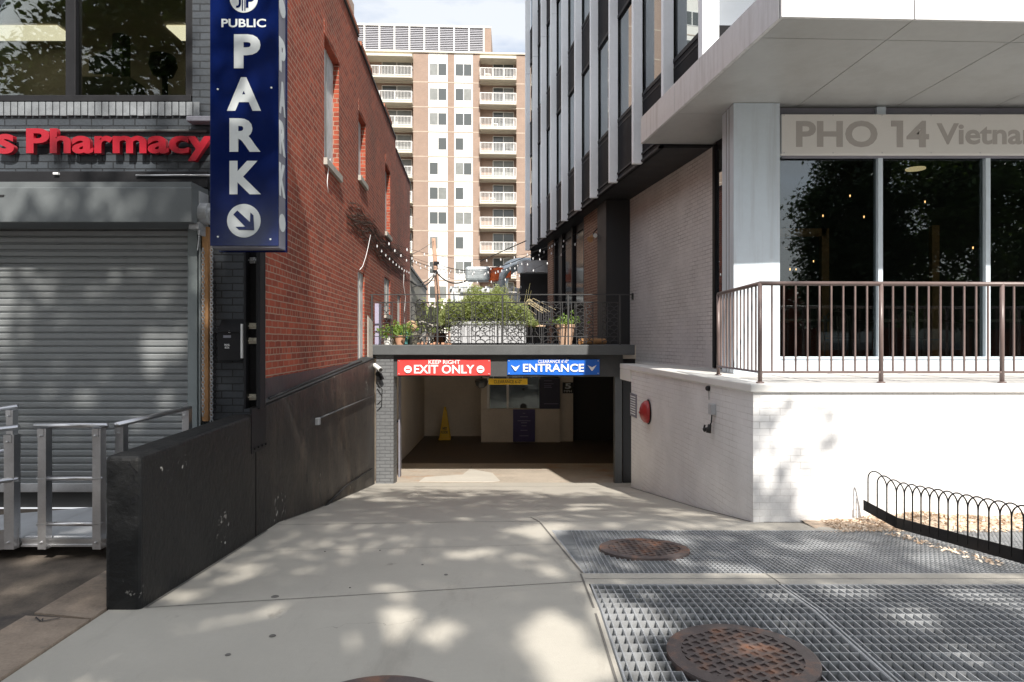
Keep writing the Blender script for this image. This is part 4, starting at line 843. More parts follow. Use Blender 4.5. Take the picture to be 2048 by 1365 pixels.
# ------------------------------------------------------------------ WHITE TERRACE WALL (right)
t = thing('white_terrace', (4,8,-1.9), 'white painted brick terrace wall with pale coping below the restaurant', 'wall')
TZ = -.43; S = [6.85,8.5,10,11,12.2]
mb = MB(); mb.prism([(side_x(6.85),6.85),(10,6.85),(10,7.1),(side_x(7.1),7.1)], -2.2, TZ-.09)
for a, b in zip(S, S[1:]): 
    a_ = 7.1 if a == 6.85 else a; mb.prism([(side_x(a_),a_),(side_x(a_)+.22,a_),(side_x(b)+.22,b),(side_x(b),b)], [g(a_)-.3]*2+[g(b)-.3]*2, TZ-.09)
obj('brick_wall', mb, m_wbrick, t)
mb = MB(); o_ = .035
mb.prism([(side_x(6.85)-o_,6.85-o_),(10,6.85-o_),(10,7.12),(side_x(7.12)+.27,7.12)], TZ-.088, TZ)
mb.prism([(side_x(6.85)-o_,6.85-o_+.0005),(side_x(7.12)+.269,7.1205),(side_x(13.0)+.28,13.0),(side_x(13.0)-o_,13.0)], TZ-.0875, TZ-.0005)
mb.prism([(side_x(12.2)-o_,12.2),(side_x(12.2)+.22,12.21),(side_x(13)+.22,12.99),(side_x(13)-o_,12.99)], TZ-.30, TZ-.089)
obj('coping', mb, m_white, t, bevel=.012)
mb = MB(); mb.prism([(side_x(7.0)+.2,7.0),(10,7.0),(10,16),(side_x(13.2)+.1,16),(side_x(13.2)+.1,13.2)], TZ-.08, TZ-.012); obj('deck', mb, m_deck, t)
mb = MB()
for y0, y1, x0 in ((7.55,7.556,2.7),(8.1,8.106,2.7),(8.7,8.706,2.75)): mb.box(x0,10,y0,y1,TZ-.012,TZ-.009)
for k in range(7): mb.box(3.3+k*.95,3.306+k*.95,7.13,9.2,TZ-.012,TZ-.0088)
obj('deck_joints', mb, m_signside, t)
# things on the side of the terrace wall
Ys = lambda x_: 2.79/((x_-1024)/F+.054)
a = Ys(1297); x = side_x(a); z = pz(824,a)
t = thing('fire_alarm_bell', (x-.06,a,z-.2), 'round red louvred fire alarm dome on the white wall', 'alarm')
mb = MB(); mb.lathe([(.185,0),(.185,-.03),(.17,-.07),(.13,-.11),(.07,-.135),(0,-.14)], (x,a,z), 32, 'X'); obj('dome', mb, m_alarm, t, smooth=True)
mb = MB(); mb.lathe([(.20,0),(.20,-.012),(.18,-.014)], (x,a,z), 32, 'X'); obj('back_plate', mb, m_dark, t)
mb = MB()
for k in range(5): mb.box(x-.128+.014*k,x-.08+.01*k,a-.12+.01*k,a+.12-.01*k,z-.03-.026*k,z-.022-.026*k)
mb.box(x-.15,x-.10,a-.03,a+.05,z-.02,z+.0); obj('louvres', mb, m_alarm, t)
a0, a1 = Ys(1261.5), Ys(1274); x = side_x(a0)
t = thing('notice_plate', (x,(a0+a1)/2,pz(838,a1)), 'small grey notice plate at the far end of the white wall', 'sign')
mb = MB(); mb.prism([(side_x(a1)-.012,a1),(side_x(a1),a1),(side_x(a0),a0),(side_x(a0)-.012,a0)], pz(837,a1)*1.0, pz(790,a1)); obj('plate', mb, m_signside, t)
mb = MB()
for k in range(8): q = k/8; mb.prism([(side_x(a1)-.015,a1+.06),(side_x(a1)-.012,a1+.06),(side_x(a0)-.012,a0-.06),(side_x(a0)-.015,a0-.06)], pz(832-5*k,a1), pz(830-5*k,a1))
obj('print_lines', mb, m_fin, t)
a = Ys(1419); x = side_x(a); mb = MB(); mb.lathe([(.032,0),(.032,-.03),(.02,-.045),(0,-.05)], (x,a,pz(777,a)), 14, 'X'); mb.tube([(x-.01,a,pz(777,a)),(x-.01,a-.01,pz(800,a))],.003,5)
tag(obj('pipe_stub', mb, m_pk), 'black round stub above the small grey box on the white wall', 'pipe stub')
a = Ys(1429); x = side_x(a)
t = thing('wall_lamp', (x-.05,a,pz(866,a)), 'small grey electrical box with a black swivel lamp below on the white wall', 'lamp')
mb = MB(); mb.box(x-.06,x,a-.06,a+.055,pz(829,a),pz(808,a)); obj('junction_box', mb, m_plaster, t, bevel=.006)
mb = MB(); mb.tube([(x-.03,a,pz(829,a)),(x-.04,a-.01,pz(845,a)),(x-.06,a+.02,pz(856,a))],.008,6); obj('cable', mb, m_pk, t)
mb = MB(); mb.tube([(x-.05,a+.02,pz(850,a)),(x-.07,a-.0,pz(866,a))],[.02,.03],10); mb.tube([(x-.06,a+.04,pz(858,a)),(x-.10,a+.08,pz(862,a))],[.018,.026],10); mb.tube([(x-.09,a+.08,pz(852,a)),(x-.10,a+.09,pz(862,a))],.012,8); obj('lamp_head', mb, m_pk, t, smooth=True)

# brown railing
t = thing('terrace_railing', (3.8,6.95,TZ), 'brown enamelled metal railing on the terrace edge before the restaurant', 'railing')
ry = 6.95; TRz, BRz = .585, -.318
C0 = (px(1520,ry),ry); C1 = (2.585,8.55)
mb = MB(); mb.tube([(C1[0],C1[1],TRz),(C0[0],C0[1],TRz)],.022,12); mb.tube([(C0[0],C0[1],TRz),(9.5,ry,TRz-.02)],.022,12); obj('top_rail', mb, m_rail, t, smooth=True)
mb = MB(); mb.bar((C1[0],C1[1],BRz),(C0[0],C0[1],BRz),.034,.022); mb.bar((C0[0]+.01,C0[1],BRz),(9.5,ry,BRz),.034,.022); obj('bottom_rail', mb, m_rail, t)
pb = MB(); pb.tube([(0,0,TZ-.01),(0,0,TRz)],.022,12); pb.lathe([(.04,0),(.04,.012),(.024,.016)],(0,0,TZ),14)
bb = MB(); bb.box(-.0075,.0075,-.0075,.0075,BRz,TRz-.01)
posts = [C0,C1]+[(C0[0]+1.232*k,ry) for k in range(1,6)]
for i, (x, y) in enumerate(posts):
    q = MB(lambda a,b,c,x=x,y=y:(a+x,b+y,c)); q.tube([(0,0,TZ-.01),(0,0,TRz)],.022,12); q.lathe([(.04,0),(.04,.012),(.024,.016)],(0,0,TZ),14); obj('post', q, m_rail, t, smooth=True)
bars = [(C0[0]+1.232*k+.121*j, ry) for k in range(0,5) for j in range(1,10)]+[(C0[0]+(C1[0]-C0[0])*j/12, C0[1]+(C1[1]-C0[1])*j/12) for j in range(1,12)]
for x, y in bars:
    q = MB(); q.box(x-.0075,x+.0075,y-.0075,y+.0075,BRz,TRz-.01); obj('baluster', q, m_rail, t)

# hoop edging
EA, EB, EC = (3.45,6.70,-1.66), (3.60,6.40,-1.755), (3.82,5.09,-1.665); ED = (4.42,1.6,-1.60)
t = thing('hoop_edging', EB, 'black iron edging of overlapping hoops along the mulch bed, right edge', 'fence')
mb = MB()
for a, b in ((EA,EB),(EB,EC),(EC,ED)):
    a, b = Vector(a), Vector(b); d = (b-a); s = Vector((d.y,-d.x,0)).normalized()*.004
    mb.add([tuple(q) for q in (a-s,a+s,b+s,b-s,a-s+Vector((0,0,.10)),a+s+Vector((0,0,.10)),b+s+Vector((0,0,.105)),b-s+Vector((0,0,.105)))],[(0,1,2,3),(7,6,5,4),(0,4,5,1),(1,5,6,2),(2,6,7,3),(3,7,4,0)])
obj('base_plate', mb, m_dark, t)
path = [Vector(EA),Vector(EB),Vector(EC),Vector(ED)]
def along(s):
    for a, b in zip(path, path[1:]):
        L = (b-a).length
        if s <= L: return a.lerp(b, s/L)
        s -= L
    return path[-1]
sp = .1015; k = 0; s = .05
while s+2*sp < 4.4:
    p, q = along(s), along(s+2*sp); c = (p+q)/2; r = (q-p).length/2; d = (q-p)/2; top = .105+.225
    pts = [p+Vector((0,0,.03)), p+Vector((0,0,top))]+[c+Vector((0,0,top))-d*math.cos(math.pi*i/12)+Vector((0,0,1))*r*1.05*math.sin(math.pi*i/12) for i in range(1,12)]+[q+Vector((0,0,top)), q+Vector((0,0,.03))]
    mb = MB(); mb.tube(pts, .0062, 6); obj('hoop', mb, m_dark, t, smooth=True); s += sp

# ------------------------------------------------------------------ OFFICE BUILDING with aluminium fins
t = thing('office_building', (4,14,-.43), 'black glass office building with pale vertical fins and a recessed ground floor', 'building'); office = t
TO = lambda x,y,z: (4.0-.145*y+x, y, z)          # x = metres behind the curtain wall, y = world depth
SOF = 3.12; TZC_ = 3.6; HT = 19.0; Y0, Y1 = 9.25, 23.6; PITCH = 1.423; fy = [9.09+PITCH*k for k in range(11)]
mb = MB(TO)
mb.box(0,.06,11.06,Y1,SOF,4.28); mb.box(0,.06,Y0+.06,11.06,TZC_-.1,4.28)
for z0 in (6.31, 9.44, 12.57, 15.7): mb.box(0,.06,Y0+.06,Y1,z0,z0+1.10)
obj('spandrel_panel', mb, m_spand, t)
levels = [(4.28,6.31),(7.41,9.44),(10.54,12.57),(13.67,15.70)]
for (a, b) in zip(fy, fy[1:]):
    for zi, (z0, z1) in enumerate(levels):
        mb = MB(TO); mb.box(.03,.05,a+.10,b-.02,z0+.05,z1-.05); w_ = obj('window', mb, m_oglass, t)
        mb = MB(TO); mb.box(-.012,.05,a+.05,b-.0,z0-.03,z0+.035); mb.box(-.012,.05,a+.05,b,z1-.035,z1+.03); mb.box(-.02,.05,a+.045,a+.10,z0,z1); mb.box(-.006,.055,a+.05,b,z0-.13,z0-.10); obj('frame', mb, m_dark, w_)
for y in fy:
    for z0, z1 in ((SOF-.03 if y > 11.2 else TZC_-.03,9.10),(9.105,HT)):
        mb = MB(TO); mb.box(-.165,-.001,y-.045,y+.045,z0,z1); obj('fin', mb, m_fin, t, bevel=.008)
mb = MB(TO); mb.box(-.02,.9,11.06,Y1,SOF-.0,SOF+.04); mb.box(-.03,.02,11.06,Y1,SOF-.005,SOF+.03); mb.box(-.025,.0,11.06,Y1,SOF+.12,SOF+.15)
obj('soffit', mb, m_soffit, t)
mb = MB(TO); mb.box(.06,9,11.1,Y1,SOF+.04,SOF+.08); mb.box(.07,9,Y1-.05,Y1,-.43,HT); mb.box(.0,9,Y0+.05,Y1,HT,HT+.1); obj('structure', mb, m_soffit, t)
# interior core so the glass is backed
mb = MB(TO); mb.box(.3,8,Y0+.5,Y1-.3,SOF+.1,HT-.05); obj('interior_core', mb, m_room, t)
# front of the upper storeys
fx0 = 4.0-.145*Y0; TFR = lambda x,y,z: (fx0+x, Y0+.045*x+y, z)
mb = MB(TFR)
for z0 in (SOF, 6.31, 9.44, 12.57): mb.box(0,12,0,.06,(TZC_-.1 if z0 == SOF else z0),4.28 if z0 == SOF else z0+1.1)
obj('front_spandrel', mb, m_spand, t)
for k in range(7):
    x = k*PITCH
    mb = MB(TFR); mb.box(x-(.14 if k == 0 else .05),x+(.1 if k == 0 else .05),-.17,-.002,SOF+.4,HT); obj('fin', mb, m_fin, t, bevel=.008)
    for z0, z1 in levels[:3]:
        mb = MB(TFR); mb.box(x+.1,x+PITCH-.05,.02,.04,z0,z1); obj('window', mb, m_oglass, t)
# ground floor, alley side (recessed)
TB = lambda x,y,z: (3.21-.153*(y-11.07)+x, y, z)
mb = MB(TB); mb.box(0,.3,10.95,15.05,TZ-.1,SOF-.002); obj('brick_infill', mb, m_sbrick, t)
mb = MB(TB); mb.box(.03,.08,9.6,10.93,TZ-.1,SOF+.06); mb.box(-.02,.05,10.86,10.94,TZ,SOF); mb.box(-.0,.05,9.8,9.9,TZ,SOF); obj('door_frame', mb, m_dark, t)
mb = MB(TB); mb.box(.02,.028,9.9,10.86,TZ+.1,SOF-.1); obj('side_door_glass', mb, m_oglass, t)
mb = MB(); mb.prism([(px(1212,15.05),15.05),(px(1262,15.05)+.2,15.05),(2.9,15.8),(px(1212,15.05)-.1,15.8)], -.085, SOF-.002); obj('black_column', mb, m_soffit, t, bevel=.01)
TP = lambda x,y,z: (4.32-.145*y+x, y, z)
mb = MB(TP); mb.box(0,.3,15.81,17.25,-.085,SOF-.002); obj('brick_pier', mb, m_pbrick, t)
mb = MB(TP); mb.box(0,.3,21.1,21.9,-.085,SOF-.002); obj('brick_pier', mb, m_pbrick, t)
mb = MB(TP); mb.box(.12,.16,17.25,21.1,-.085,SOF-.002); obj('black_panelling', mb, m_soffit, t)
for a in (17.3,18.6,19.9,20.95):
    mb = MB(TP); mb.box(.02,.12,a,a+.10,-.085,SOF-.003); obj('mullion', mb, m_dark, t, bevel=.004)
mb = MB(TP); mb.box(.05,.12,17.4,18.6,.9,.98); mb.box(.05,.12,18.7,19.9,.9,.98); obj('transom', mb, m_dark, t)
for a in (17.42,18.72):
    mb = MB(TP); mb.box(.08,.09,a,a+1.16,1.0,2.9); obj('side_window', mb, refl('dark_side_glass', (.01,.01,.012), 1.25, .1), t)
# ground floor, front: restaurant
GY = 9.3
mb = MB(); mb.box(2.96,3.58,9.12,9.62,TZ-.01,3.178); obj('clad_column', mb, m_col, t, bevel=.004)
mb = MB(); mb.box(2.955,2.959,9.30,9.305,TZ,3.17); mb.box(2.955,2.959,9.42,9.425,TZ,3.17); obj('column_joint', mb, m_joint, t)
mb = MB(); mb.box(3.58,10,GY-.03,GY+.08,2.51,2.60); mb.box(3.58,10,GY-.03,GY+.08,TZ-.01,-.215); mb.box(3.58,10,GY-.05,GY-.03,-.25,-.215)
for x in (3.585, 5.0, 6.46, 7.92, 9.38): mb.box(x-.032 if x > 3.6 else x,x+.032,GY-.04,GY+.08,-.215,2.51)
wf = obj('shop_window_frame', mb, m_col, t, bevel=.003)
for a, b in ((3.62,4.97),(5.03,6.43),(6.49,7.89),(7.95,9.35)):
    mb = MB(); mb.box(a,b,GY+.02,GY+.032,-.215,2.51); obj('shop_window_pane', mb, m_glass, wf)
mb = MB(); mb.box(3.58,10,GY+.0,GY+.3,2.60,3.17); obj('window_header', mb, m_signside, t); mb = MB(); mb.box(4.94,5.06,GY-.06,GY,2.6,3.17); obj('bracket', mb, m_col, t)
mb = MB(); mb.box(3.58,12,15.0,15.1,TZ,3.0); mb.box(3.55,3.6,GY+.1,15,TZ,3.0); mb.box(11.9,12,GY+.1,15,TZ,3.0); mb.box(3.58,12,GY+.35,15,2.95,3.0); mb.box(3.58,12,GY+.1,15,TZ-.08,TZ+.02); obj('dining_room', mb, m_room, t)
mb = MB(); mb.box(4.3,6.0,13.0,13.12,2.0,2.14); mb.box(5.9,6.04,13.0,13.12,TZ,2.14); mb.box(4.3,4.4,13.0,13.12,TZ,2.0); mb.box(8.0,8.14,13,13.1,TZ,2.2); obj('wood_beams', mb, m_wood, t)
m_warm = emis('warm_bulb', (1.0,.55,.22), 4); m_warm2 = emis('ceiling_lamp', (1.0,.75,.42), .7)
for xp, yp, D in ((1700,392,12.5),(1646,432,12.5),(1728,434,12.5),(1850,404,12.5),(1627,523,14),(1592,539,14.5),(1580,539,11.5),(1946,496,12)):
    x, z = px(xp,D), pz(yp,D); mb = MB(); mb.lathe([(0,-.026),(.010,-.01),(.010,.012),(0,.026)], (x,D,z), 8); o = obj('pendant_bulb', mb, m_warm); tag(o, None, 'lamp', 'small pendant bulbs inside the restaurant')
    side = {1700:'uppermost bulb in the left shop window',1646:'bulb left of the reflected tree trunk in the left shop window',1728:'bulb beside the right edge of the left shop window',1850:'the single bulb high in the middle shop window',1627:'bulb low in the middle of the left shop window',1592:'faint bulb low at the left of the left shop window',1580:'lowest bulb close to the pale column',1946:'bulb near the right edge of the middle shop window'}[xp]
    o['label'] = 'tiny warm pendant bulb, '+side
mb = MB(); mb.lathe([(.14,0),(.14,-.02),(0,-.03)], (px(1831,10.6),10.6,pz(337,10.6)), 24); tag(obj('ceiling_lamp', mb, m_warm2), 'round flush ceiling lamp behind the middle shop window', 'lamp')
# dark table and chair silhouettes behind the glass
def dining_set(x, label):
    t_ = thing('dining_table', (x,10.6,TZ), label, 'table', 'dining tables behind the glass'); mb = MB(); mb.box(x-.4,x+.4,10.3,10.95,TZ+.72,TZ+.76); obj('table_top', mb, m_room2, t_, bevel=.005)
    mb = MB(); mb.tube([(x,10.6,TZ+.02),(x,10.6,TZ+.72)],.04,8); mb.lathe([(.25,0),(.25,.03),(0,.05)],(x,10.6,TZ+.02),16); obj('pedestal', mb, m_dark, t_)
for x, l in ((4.4,'dark dining table behind the left shop window'),(5.9,'dark dining table behind the middle shop window'),(7.3,'dark dining table behind the right shop window')): dining_set(x, l)
def slat_chair(x, y, z, label, rz=0, m_=None):
    m_ = m_ or m_iron; t_ = thing('slat_chair', (x,y,z), label, 'chair'); c, s = math.cos(rz), math.sin(rz)
    Tc = lambda a,b,q: (x+a*c-b*s, y+a*s+b*c, z+q)
    mb = MB(Tc); 
    for k in range(6): mb.box(-.21,.21,-.2+.07*k,-.15+.07*k,.44,.455)
    obj('seat', mb, m_, t_)
    for a in (-.2,.2):
        mb = MB(Tc); mb.tube([(a,-.2,0),(a,-.18,.44)],.012,6); obj('leg', mb, m_, t_); mb = MB(Tc); mb.tube([(a,.24,0),(a,.2,.44),(a,.27,.86)],.012,6); obj('leg', mb, m_, t_)
    mb = MB(Tc)
    for k in range(7): mb.box(-.17+.055*k-.012,-.17+.055*k+.012,.235,.245,.52,.84)
    mb.tube([(-.2,.26,.8),(-.12,.27,.9),(0,.275,.93),(.12,.27,.9),(.2,.26,.8)],.012,6); mb.tube([(-.2,.23,.5),(.2,.23,.5)],.01,6); obj('backrest', mb, m_, t_); return t_
slat_chair(6.55,10.9,TZ,'slatted chair standing behind the middle shop window', .3, m_room2); slat_chair(5.4,11.2,TZ,'slatted chair left of the table behind the middle shop window', -.2, m_room2)
# banner sign
t = thing('restaurant_banner', (6.5,9.15,2.54), 'long pale banner lettered PHO 14 Vietnam in grey above the shop windows', 'sign')
Yb = 9.15; mb = MB(); mb.box(px(1563,Yb),10,Yb,Yb+.10,pz(308,Yb),pz(229,Yb)); obj('banner_face', mb, M('banner_vinyl', (.68,.665,.64), .6, var=.04, vs=.8, bmp=.03), t, bevel=.004)
mb = MB(); mb.box(px(1563,Yb)+.05,10,Yb+.10,Yb+.14,pz(312,Yb),pz(231,Yb)); obj('banner_frame', mb, m_signside, t)
m_taupe = M('taupe_print', (.41,.385,.365), .6, var=.04, bmp=0)
text('lettering','PHO',m_taupe,t,(px(1592,Yb),Yb-.0005,pz(295,Yb)),(1,0,0),(0,0,1),px(1755,Yb)-px(1592,Yb),pz(242,Yb)-pz(295,Yb),.002,bold=.03)
poly_plate([(1782,242),(1782,253.5),(1793.5,253.5),(1793.5,295),(1806,295),(1806,242)], m_taupe, t, 'lettering', Yb-.0005)
text('lettering','4',m_taupe,t,(px(1813,Yb),Yb-.0005,pz(295,Yb)),(1,0,0),(0,0,1),px(1858,Yb)-px(1813,Yb),pz(242,Yb)-pz(295,Yb),.002,bold=.03)
text('lettering','Vietnam',m_taupe,t,(px(1873,Yb),Yb-.0005,pz(289.5,Yb)),(1,0,0),(0,0,1),px(2092,Yb)-px(1873,Yb),pz(247,Yb)-pz(289.5,Yb),.002,bold=.025)
mb = MB()
for k in range(7):
    for yy in (231,306): mb.lathe([(.008,0),(.008,-.004),(0,-.005)],(px(1568+98*k,Yb),Yb-.001,pz(yy,Yb)),8,'Y')
obj('grommets', mb, m_galv, t)
# canopy
t = thing('entrance_canopy', (6,7,3.18), 'large pale metal panelled canopy over the restaurant terrace', 'canopy')
CF = (2.64,6.70); CBk = (2.08,11.03)
fr = lambda x: 6.70+.040*(x-2.64); lf = lambda y: 2.64-.1293*(y-6.70)
TZC, BZC = 3.60, 3.18
def panel_poly(poly, z0, z1, nm, m_, bev=.0): mb = MB(); mb.prism(poly, z0, z1); return obj(nm, mb, m_, t, bevel=bev)
xs_ = [2.64, 3.985, 5.33, 6.67, 8.0, 9.35, 10.7]; gp = .005
for a, b in zip(xs_, xs_[1:]): panel_poly([(a+gp,fr(a)),(b-gp,fr(b)),(b-gp,fr(b)+.04),(a+gp,fr(a)+.04)], BZC, TZC, 'front_fascia', m_canopy, .003)
for a, b in ((6.745,9.55),(9.56,11.03)): panel_poly([(lf(a),a),(lf(a)+.04,a),(lf(b)+.04,b),(lf(b),b)], BZC, TZC, 'side_fascia', m_canopy, .003)
ysf = [None, 7.17, 9.56, 11.03]
for a, b in zip(xs_, xs_[1:]):
    f0 = lambda x: fr(x)+.045
    for j in range(3):
        ya = (f0(a), f0(b)) if j == 0 else (ysf[j]+gp+.04*(a-2.64), ysf[j]+gp+.04*(b-2.64)); yb2 = (ysf[j+1]-gp+.04*(a-2.64), ysf[j+1]-gp+.04*(b-2.64)); sk = .045
        sh = lambda x, y: x-sk*(y-6.7)
        xa_ = lambda y: (lf(y)+.045) if a == xs_[0] else sh(a,y)+gp
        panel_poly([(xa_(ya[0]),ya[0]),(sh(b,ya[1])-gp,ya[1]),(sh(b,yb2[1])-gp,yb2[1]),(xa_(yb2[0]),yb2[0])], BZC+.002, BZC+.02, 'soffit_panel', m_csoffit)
panel_poly([(2.69,6.76),(10.7,7.08),(10.7,11.0),(2.14,11.0)], BZC+.05, TZC-.02, 'canopy_body', m_joint)

# ------------------------------------------------------------------ TERRACE over the garage
DZ = -.076
mb = MB(); mb.box(-2.9,2.4,SY+.22,30,-.08,DZ-.001); tag(obj('terrace_floor', mb, m_slab), kind='structure')
# iron railing with overlapping scale panels
Yr = 13.08; k_ = Yr/F
t = thing('iron_railing', (0,Yr,DZ), 'thin iron railing with overlapping ring panels on the garage roof terrace', 'railing')
hz = lambda y: pz(y,Yr)
mb = MB(); mb.box(px(740,Yr),px(1266,Yr),Yr-.012,Yr+.012,hz(590.5),hz(588.5)); obj('top_rail', mb, m_iron, t)
mb = MB(); mb.box(px(740,Yr),px(1240,Yr),Yr-.008,Yr+.008,hz(605.5),hz(604)); mb.box(px(740,Yr),px(1240,Yr),Yr-.008,Yr+.008,hz(674),hz(672.5)); obj('mid_rail', mb, m_iron, t)
for xx in (744,875,1005,1136.5,1240): mb = MB(); mb.box(px(xx-1.6,Yr),px(xx+1.6,Yr),Yr-.016,Yr+.016,DZ,hz(590)); obj('post', mb, m_iron, t)
mb = MB(); mb.box(px(1263,Yr),px(1267,Yr),Yr-.02,Yr+.02,hz(600),hz(587)); obj('wall_bracket', mb, m_pk, t)
for xx in (760,785,808,812,862,868,897,928,943,946,994,1013,1054,1062,1079,1125,1143,1150,1186,1200,1215): mb = MB(); mb.box(px(xx,Yr)-.006,px(xx,Yr)+.006,Yr-.006,Yr+.006,hz(673),hz(605)); obj('bar', mb, m_iron, t)
for xx in (758,787,822,859,889,926,951,988,1016,1049,1087,1122,1153,1190,1222):
    pass
for a, b in ((764,782),(822,858),(892,924),(951,989),(1016,1049),(1087,1121),(1153,1168),(1172,1186),(1204,1236)):
    mb = MB(); w = (b-a)*k_; ncol = 2 if b-a > 20 else 1; cw = w/ncol; rr = cw*.5; x0 = px(a,Yr); z = hz(687); row = 0
    while z < hz(607):
        for c in range(ncol+(row % 2)):
            cx_ = x0+cw*(c+.5)-(cw/2 if row % 2 else 0)
            pts = [(min(max(cx_+rr*math.cos(q), x0), x0+w), Yr, min(z+rr*.62*math.sin(q)*1.25, hz(606))) for q in [math.pi*i/8 for i in range(9)]]
            mb.tube(pts, .0075, 4, cap=False)
        z += rr*.95; row += 1
    mb.box(x0-.005,x0+.005,Yr-.005,Yr+.005,hz(688),hz(605)); mb.box(x0+w-.005,x0+w+.005,Yr-.005,Yr+.005,hz(688),hz(605))
    obj('ring_panel', mb, m_iron, t)
# long planter with bamboo
Yp = 13.55; x0, x1 = px(902,Yp), px(1052,Yp); ztop = pz(638,Yp)
t = thing('planter_box', ((x0+x1)/2,Yp,DZ), 'long pale grey planter box filled with a feathery green bamboo hedge', 'planter')
mb = MB(); mb.box(x0,x1,Yp,Yp+.5,DZ+.03,ztop); obj('box', mb, m_plaster, t, bevel=.008)
mb = MB(); mb.box(x0-.03,x1+.02,Yp-.02,Yp,ztop-.03,ztop+.01); mb.box(x0-.02,x1+.02,Yp+.0,Yp+.5,DZ,DZ+.03); obj('rim', mb, m_dark, t)
rng = np.random.default_rng(4); n = 13000
u = rng.random(n); cx_ = px(885,Yp)+(px(1068,Yp)-px(885,Yp))*u; env = np.sin(np.pi*(.13+.80*u))**.7
topz = pz(566,Yp)*env*(.86+.22*np.sin(u*23)*rng.random(n)); zz = ztop-.12+(topz-ztop+.12)*rng.random(n)**.8
P = np.stack([cx_+rng.normal(size=n)*.05, Yp+.25+rng.normal(size=n)*.22, zz], 1)
Nn = rng.normal(size=P.shape); Nn /= np.linalg.norm(Nn,axis=1)[:,None]; V, Fs = leaf_mesh(P, Nn, .042, .22, rng); np_obj('foliage', V, Fs, m_bam, t)
mb = MB(); rs = random.Random(8)
for i in range(60):
    xx = rs.uniform(x0,x1); tx = xx+rs.uniform(-.25,.25); mb.tube([(xx,Yp+.25,ztop-.1),((xx+tx)/2,Yp+.25+rs.uniform(-.1,.1),ztop+.25),(tx,Yp+.25+rs.uniform(-.2,.2),ztop+rs.uniform(.3,.75))],[.006,.004,.002],4,cap=False)
obj('stems', mb, M('bamboo_stem', (.35,.32,.16), .7, bmp=0), t)
mb = MB()
for i in range(16):
    a = rs.uniform(0,6.28); x = px(1040,14.0); l = rs.uniform(.4,.95); d = rs.choice((-.25,1,1,.7)); mb.tube([(x,14.1,.0),(x+.04*d,14.1,.35+l*.4),(x+.3*l*d,14.1+.1*math.sin(a),.55+l*.35),(x+.8*l*d,14.1+.2*math.sin(a),.45+l*.2)],[.008,.006,.005,.003],4,cap=False)
tag(obj('dry_grass', mb, M('dry_stalk', (.62,.52,.33), .8, bmp=0)), 'pale dry arching grass stalks right of the bamboo hedge', 'plant')
# potted plants
def pot(x_, Y, r0, r1, h, m_, label, leafn=0, lh=.2, lr=.2, kind='flower_pot', ls=.045, rim=True, leafm=None):
    x = px(x_,Y); t_ = thing(kind, (x,Y,DZ), label, 'plant pot'); mb = MB()
    prof = [(r0,0),(r1*.96,h*.84)]+([(r1*1.08,h*.85),(r1*1.08,h)] if rim else [(r1,h)])+[(r1*.92,h),(r1*.85,h*.85),(0,h*.85)]
    mb.lathe(prof, (x,Y,DZ), 24); obj('pot', mb, m_, t_, smooth=False)
    if leafn:
        q = np.random.default_rng(int(x_)); P = np.array((x,Y,DZ+h+lh*.45))+q.normal(size=(leafn,3))*np.array((lr*.5,lr*.5,lh*.36)); P[:,2] = np.maximum(P[:,2],DZ+h*.85)
        N_ = q.normal(size=P.shape); N_[:,2] += .8; N_ /= np.linalg.norm(N_,axis=1)[:,None]; V, Fs = leaf_mesh(P, N_, ls, .5, q); np_obj('foliage', V, Fs, leafm or m_herb, t_)
    return t_
pot(777,13.4,.085,.12,.17,m_white,'small white pot with drooping leaves, leftmost of the pots',90,.2,.2)
pot(791,13.45,.07,.10,.17,M('brown_glaze',(.22,.17,.12),.6),'small brown pot between the white and terracotta pots',60,.2,.15)
pot(800,13.35,.075,.115,.18,m_terra,'small terracotta pot of bright green herbs',190,.2,.28)
pot(808,13.5,.07,.10,.25,m_teal,'tall teal glazed pot right of the small terracotta pot',90,.14,.25)
pot(826,13.6,.09,.16,.22,M('olive_glaze',(.16,.15,.12),.5),'round dark bowl pot near the stacked gourd',0)
mb = MB(); mb.lathe([(0,-.11),(.09,-.09),(.13,0),(.09,.09),(.03,.12),(0,.13)], (px(823,13.75),13.75,DZ+.36), 20); tag(obj('gourd_urn', mb, M('tan_clay',(.5,.34,.2),.7), smooth=True), 'round tan clay urn behind the teal pot', 'urn')
mb = MB(); xx = px(823,13.75); mb.box(xx-.12,xx+.12,13.65,13.9,DZ,DZ+.24); tag(obj('plinth_block', mb, m_stucco), 'low block under the tan clay urn', 'block')
pot(1131,13.42,.125,.185,.40,M('pale_terracotta',(.60,.40,.28),.8,var=.12),'large pale terracotta pot of leafy herbs near the right end of the railing',230,.15,.25,ls=.034)
pot(880,15.2,.1,.16,.25,m_terra,'terracotta pot on the terrace behind the folding table',0)
pot(872,24,.2,.28,.5,m_stucco,'far pot with upright yellow green grass at the back of the terrace',260,.8,.7,ls=.16,leafm=m_bam)
mb = MB(); x = px(1160,13.4); mb.tube([(x,13.4,DZ+.062),(px(1184,13.6),13.6,DZ+.062)], .06, 16); tag(obj('log', mb, m_wood, smooth=False), 'short split log lying right of the large terracotta pot', 'log')
mb = MB(); x = px(1186,13.75); mb.tube([(x,13.75,DZ+.062),(x+.26,13.9,DZ+.062)], .06, 16); tag(obj('log', mb, m_wood), 'darker log end lying in shade beside the split log', 'log')
mb = MB(); q = random.Random(9)
for i in range(9): x = px(835+i*8,13.35); mb.box(x,x+q.uniform(.03,.09),13.3,13.4,DZ,DZ+q.uniform(.02,.07))
tag(obj('brick_rubble', mb, m_terra, bevel=.01), 'small broken clay pieces along the slab edge', 'rubble', kind='stuff')
